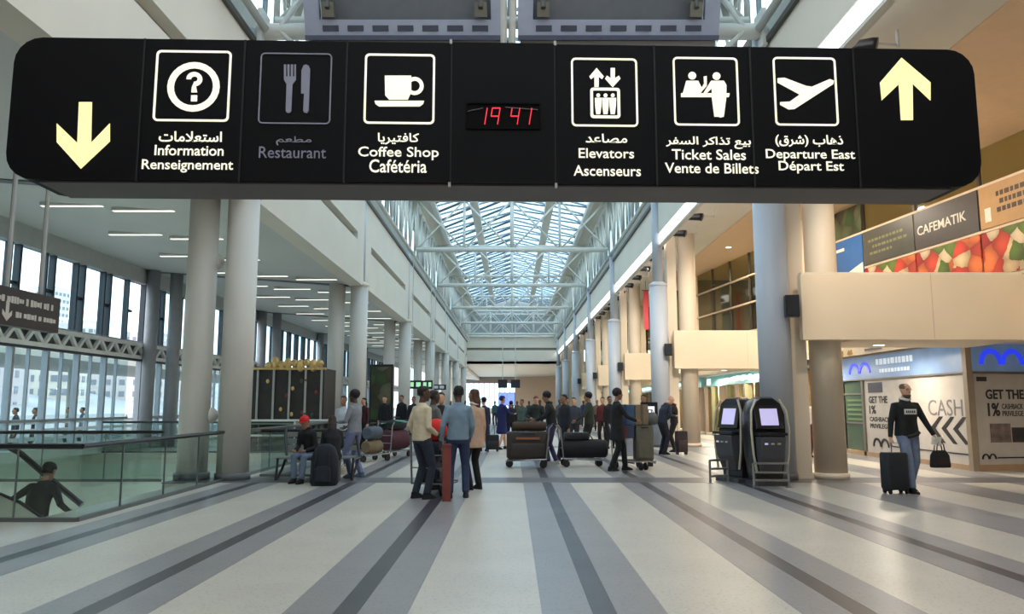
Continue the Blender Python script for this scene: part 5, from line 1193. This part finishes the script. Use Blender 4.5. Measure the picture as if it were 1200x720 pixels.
x, y = fl_(777, 533); person('bald man in navy jacket with bowed head by the second right column', (x, y), -1.2, H=1.80, skin='l', hair_style='bald', top=(34, 40, 58), bottom=(28, 28, 40), bow=1.0, lean=.15, hl=(-.15, .35, 1.1), hr=(.15, .35, 1.1), slim=1.1)
x, y = fl_(791, 530); person('person in black leaning on a suitcase beside the bald man', (x, y), 1.3, H=1.74, skin='m', hair=(40, 30, 28), top=(30, 26, 30), bottom=(24, 22, 26), collar=(120, 40, 44), bow=.4, hl=(-.2, .35, 1.1), hr=(.2, .3, .95))
x, y = fl_(798, 533); suitcase('dark maroon upright suitcase beside the tan column at the second row', x + .02, y, .1, .34, .25, .62, (50, 36, 40), handle=.2)
x, y = fl_(946, 536); person('grey-haired person in white shirt behind the nearest tan column', (x, y), pi, H=1.74, skin='l', hair=(120, 118, 116), top=(214, 206, 196), bottom=(74, 30, 34))

# left group
x, y = fl_(414, 560); person('dark-haired person in grey jacket and pale jeans standing, left group', (x, y), 1.2, H=1.76, skin='d', hair=(30, 20, 18), hair_style='afro', top=(134, 138, 146), bottom=(118, 126, 162), shoe=(90, 110, 130), hl=(-.15, .3, 1.1), hr=(.1, .25, 1.0), detail=True, feet=((-.1, .0), (.12, -.1)))
x, y = fl_(401, 549); person('person in white top behind the grey jacket, left group', (x, y), 2.9, H=1.68, skin='m', hair=(50, 46, 44), top=(186, 192, 200), bottom=(40, 42, 70))
x, y = -3.86, 14.95; person('seated person with bright red cap on the bench', (x, y), pi - .35, H=1.68, skin='m', top=(30, 30, 34), bottom=(104, 116, 140), seated=True, lean=.18, bow=.6, feet=((-.1, .42), (.1, .38)), hl=(-.1, .35, .62), hr=(.12, .35, .62), hat=((208, 34, 38), 'peak'), collar=(70, 40, 40))
x, y = fl_(386, 552); person('long-haired seated person in black with a big rucksack, left group', (-3.42, 14.85), .35, H=1.70, skin='m', hair=(52, 34, 26), hair_style='long', top=(24, 24, 28), bottom=(30, 30, 36), seated=True, lean=.12, bow=.5, feet=((-.1, .35), (.1, .38)), hl=(-.1, .3, .6), hr=(.1, .3, .6))
MB_ = MB(); MB_.box(-3.72, -3.3, 14.6, 15.1, 0, .46); tag(MB_.obj('stool', mat('stool_grey', (90, 92, 92), .6), None, bevel=.02), 'low grey block under the long-haired seated person', 'seat')
rk = thing('rucksack', 'very large black rucksack standing on the floor in front of the bench', 'rucksack', (-3.42, 14.28, 0), 0)
MB().stack([(0, 0, 0, .22, .15), (0, 0, .05, .25, .18), (0, 0, .5, .24, .17), (0, .02, .68, .17, .12), (0, .03, .74, .08, .06)], 20, e=.65).obj('body', cloth((26, 30, 40)), rk, smooth=True)
MB().stack([(0, -.16, .08, .15, .05), (0, -.17, .3, .15, .06), (0, -.16, .36, .1, .03)], 16, e=.6).obj('front_pocket', cloth((34, 38, 48)), rk, smooth=True)
for sx in (-.12, .12): MB().tube([(sx, -.13, .64), (sx, -.2, .45), (sx, -.19, .1)], .014, 6).obj('strap', black, rk, smooth=True)
for px_, lab in ((402, 'small cream shoe bag on the floor, left of the pale jeans'), (408, 'pale tan parcel on the floor by the pale jeans')):
    xx, yy = fl_(px_, 556 if px_ == 402 else 552); t = thing('small_bag', lab, 'bag', (xx, yy, 0), .3); MB().stack([(0, 0, 0, .11, .07), (0, 0, .1, .12, .08), (0, 0, .16, .08, .04)], 14, e=.6).obj('body', cloth((214, 200, 180) if px_ == 402 else (190, 160, 130)), t, smooth=True); MB().tube([(-.05, 0, .14), (0, 0, .22), (.05, 0, .14)], .008, 6).obj('handle', black, t)
x, y = fl_(436, 541); cart('luggage trolley with mixed bags behind the grey-jacketed person', x, y, -2.2)
duffel('khaki and black bag on the left group\'s trolley', x, y, .2, -2.0, .6, .17, (120, 104, 80)); duffel('blue-grey bag on top of the khaki one, left group', x, y, .56, -1.9, .6, .17, (84, 92, 106))
x, y = fl_(462, 536); cart('luggage trolley with maroon bags left of the cream-jacketed man', x, y, -2.0, L=1.0)
duffel('large maroon duffel on the trolley left of the cream jacket', x, y, .21, -2.0, 1.0, .27, (74, 36, 48)); duffel('black bag with mint green strap lying on the maroon duffel', x + .05, y, .76, -2.0, .7, .14, (32, 40, 44))
MB_ = MB(); MB_.tube([(x - .35, y - .25, .93), (x, y - .18, 1.02), (x + .4, y + .0, .97)], .04, 8, flat=.5); tag(MB_.obj('folded_cloth', cloth((120, 190, 166)), None, smooth=True), 'mint green cloth draped over the bags left of the cream jacket', 'cloth')
for (px_, py_, h, lab, tc, bc, face, hs) in (
   (450, 521, 1.80, 'person all in black standing left of the dark-suited one, beyond the trolleys', (22, 22, 28), (24, 24, 28), 3.0, 'short'),
   (470, 520, 1.84, 'dark-suited person standing beyond the maroon bags', (26, 26, 34), (30, 30, 36), 2.7, 'short'),
   (484, 521, 1.78, 'person in charcoal behind the cream-jacketed man\'s shoulder', (38, 38, 44), (30, 30, 34), 3.2, 'short'),
   (359, 513, 1.72, 'person in black behind the rail, left of the second left column', (24, 22, 28), (30, 30, 36), 2.0, 'short'),
   (372, 513, 1.70, 'person with grey scarf next to the second left column', (60, 62, 76), (36, 38, 44), 3.6, 'long'),
   (426, 527, 1.70, 'figure in dark maroon between the second left column and the trolleys', (70, 34, 38), (30, 28, 30), 2.4, 'long'),
   (386, 508, 1.74, 'distant figure in blue-black between left columns', (34, 38, 48), (30, 32, 36), 2.0, 'short'),
   (633, 508, 1.72, 'distant person in navy behind the red-haired one', (32, 34, 46), (26, 26, 34), 3.0, 'short'),
   (656, 506, 1.76, 'distant person in grey deep in the hall, right of the afro hair', (80, 80, 84), (40, 40, 46), 3.4, 'short'),
   (700, 505, 1.74, 'distant person in tan deep in the hall, left of the dark red jacket', (120, 96, 80), (40, 38, 40), 3.1, 'short'),
   (545, 503, 1.72, 'distant person in white deep in the hall above the beige coat', (190, 190, 194), (50, 52, 60), 3.0, 'short'),
   (606, 500, 1.74, 'distant person in brown deep in the hall by the blue screens', (110, 84, 66), (40, 36, 40), 2.9, 'short'),
   (620, 500, 1.74, 'distant person in dark grey deep in the hall beyond the grey-green top', (60, 60, 66), (40, 36, 40), 3.3, 'short'),
   (580, 499, 1.74, 'distant person in teal deep in the hall between the navy pair', (50, 90, 96), (40, 36, 50), 2.9, 'short'),
   (642, 497, 1.74, 'farthest person in black deep in the hall centre right', (30, 30, 36), (30, 30, 36), 3.3, 'short'),
   (684, 500, 1.76, 'distant person in blue deep in the hall behind the dark olive jacket', (50, 60, 100), (36, 36, 46), 3.3, 'short'),
   (528, 500, 1.74, 'distant person in red deep in the hall near the denim shirt', (140, 50, 50), (36, 36, 46), 3.3, 'long'),
   (436, 506, 1.74, 'distant person in olive by the green panel', (70, 76, 56), (36, 36, 40), 2.6, 'short')):
    x, y = fl_(px_, py_); person(lab, (x, y), face, H=h, skin=random.choice('lmd'), hair_style=hs, top=tc, bottom=bc)
# person on the escalator
p = atY(44, 560, 11.0); person('person in black jacket leaning on the escalator in the stairwell', (p.x, 11.0), -.1, H=1.72, skin='m', hair=(20, 18, 20), top=(26, 28, 30), bottom=(30, 30, 34), z=-1.06, lean=.14, bow=.5, hl=(-.34, .22, 1.1), hr=(.3, .3, 1.02), slim=1.15, detail=True, hat=((20, 20, 24), 'cap'))
for (px_, Y, lab, tc) in ((20, 27, 'leftmost silhouetted person sitting outside the glass facade', (44, 48, 58)), (43, 28, 'second silhouetted person from the left outside the facade', (36, 38, 44)), (82, 31, 'third person outside the facade, in khaki', (86, 84, 70)), (98, 32.5, 'fourth person outside the facade, in blue-grey', (70, 80, 96))):
    p = atY(px_, 475, Y); person(lab, (p.x, Y), 2.2, H=1.72, skin='m', top=tc, bottom=(40, 42, 50), z=-.35)

# ------------------------------------------------------------------ sub-parts under their parts, small illegible strokes kept joined
ALL = list(COL.objects)
BYP = {}
for o in ALL:
    if o.parent: BYP.setdefault(o.parent.name, []).append(o)
base = lambda o: o.name.split('.')[0]
panels = [o for o in BYP[sign.name] if base(o) == 'panel']
pr_ = [(min(v.co.x for v in p.data.vertices), max(v.co.x for v in p.data.vertices), p) for p in panels]
bez = [o for o in BYP[sign.name] if base(o) == 'clock_bezel'][0]
for o in BYP[sign.name]:
    if base(o) in ('clock_digit', 'clock_scratch', 'clock_window'): o.parent = bez
    elif base(o) in ('pictogram', 'pictogram_frame', 'lettering', 'arrow'):
        xs = [v.co.x for v in o.data.vertices]; c = (min(xs) + max(xs)) / 2
        for a, b_, p in pr_:
            if a - .01 <= c <= b_ + .01: o.parent = p; break
def nest(root, child, par):
    L = BYP.get(root.name, []); P = [o for o in L if base(o) == par]
    if P:
        for o in L:
            if base(o) == child and tuple(P[0].location) == (0, 0, 0) and tuple(P[0].rotation_euler) == (0, 0, 0): o.parent = P[0]
for o in ALL:
    k = base(o)
    if o.type == 'EMPTY' and 'label' in o:
        if k == 'check_in_kiosk': nest(o, 'screen', 'screen_bezel'); nest(o, 'slot', 'lower_panel')
        if k == 'loudspeaker': nest(o, 'grille', 'housing'); nest(o, 'bracket', 'housing')
        if k == 'spotlight': nest(o, 'mount', 'arm')
        if k in ('ceiling_light', 'added_downlight'): nest(o, 'diffuser', 'housing'); nest(o, 'diffuser', 'trim_ring')
        if k == 'light_tray': nest(o, 'slot', 'front_lip'); nest(o, 'clamp_bolt', 'clamp')
        if k == 'suitcase': nest(o, 'trim', 'body'); nest(o, 'carry_handle', 'body'); nest(o, 'front_pocket', 'body')
        if k == 'packed_box': nest(o, 'tape', 'carton')
        if k == 'person': nest(o, 'eye', 'body'); nest(o, 'print_lettering', 'chest_print')
        if k in ('monitor', 'advertising_screen', 'information_board', 'hanging_sign', 'overhead_sign'):
            for c in ('screen', 'lettering', 'faded_text', 'arrow', 'lit_symbol'): nest(o, c, 'housing')
        if k == 'glass_balustrade': nest(o, 'joint', 'base_rail')
    if k in ('faded_text', 'lit_lettering', 'faded_lettering', 'print_lettering', 'clock_scratch', 'small_lettering'): o['kind'] = 'stuff'
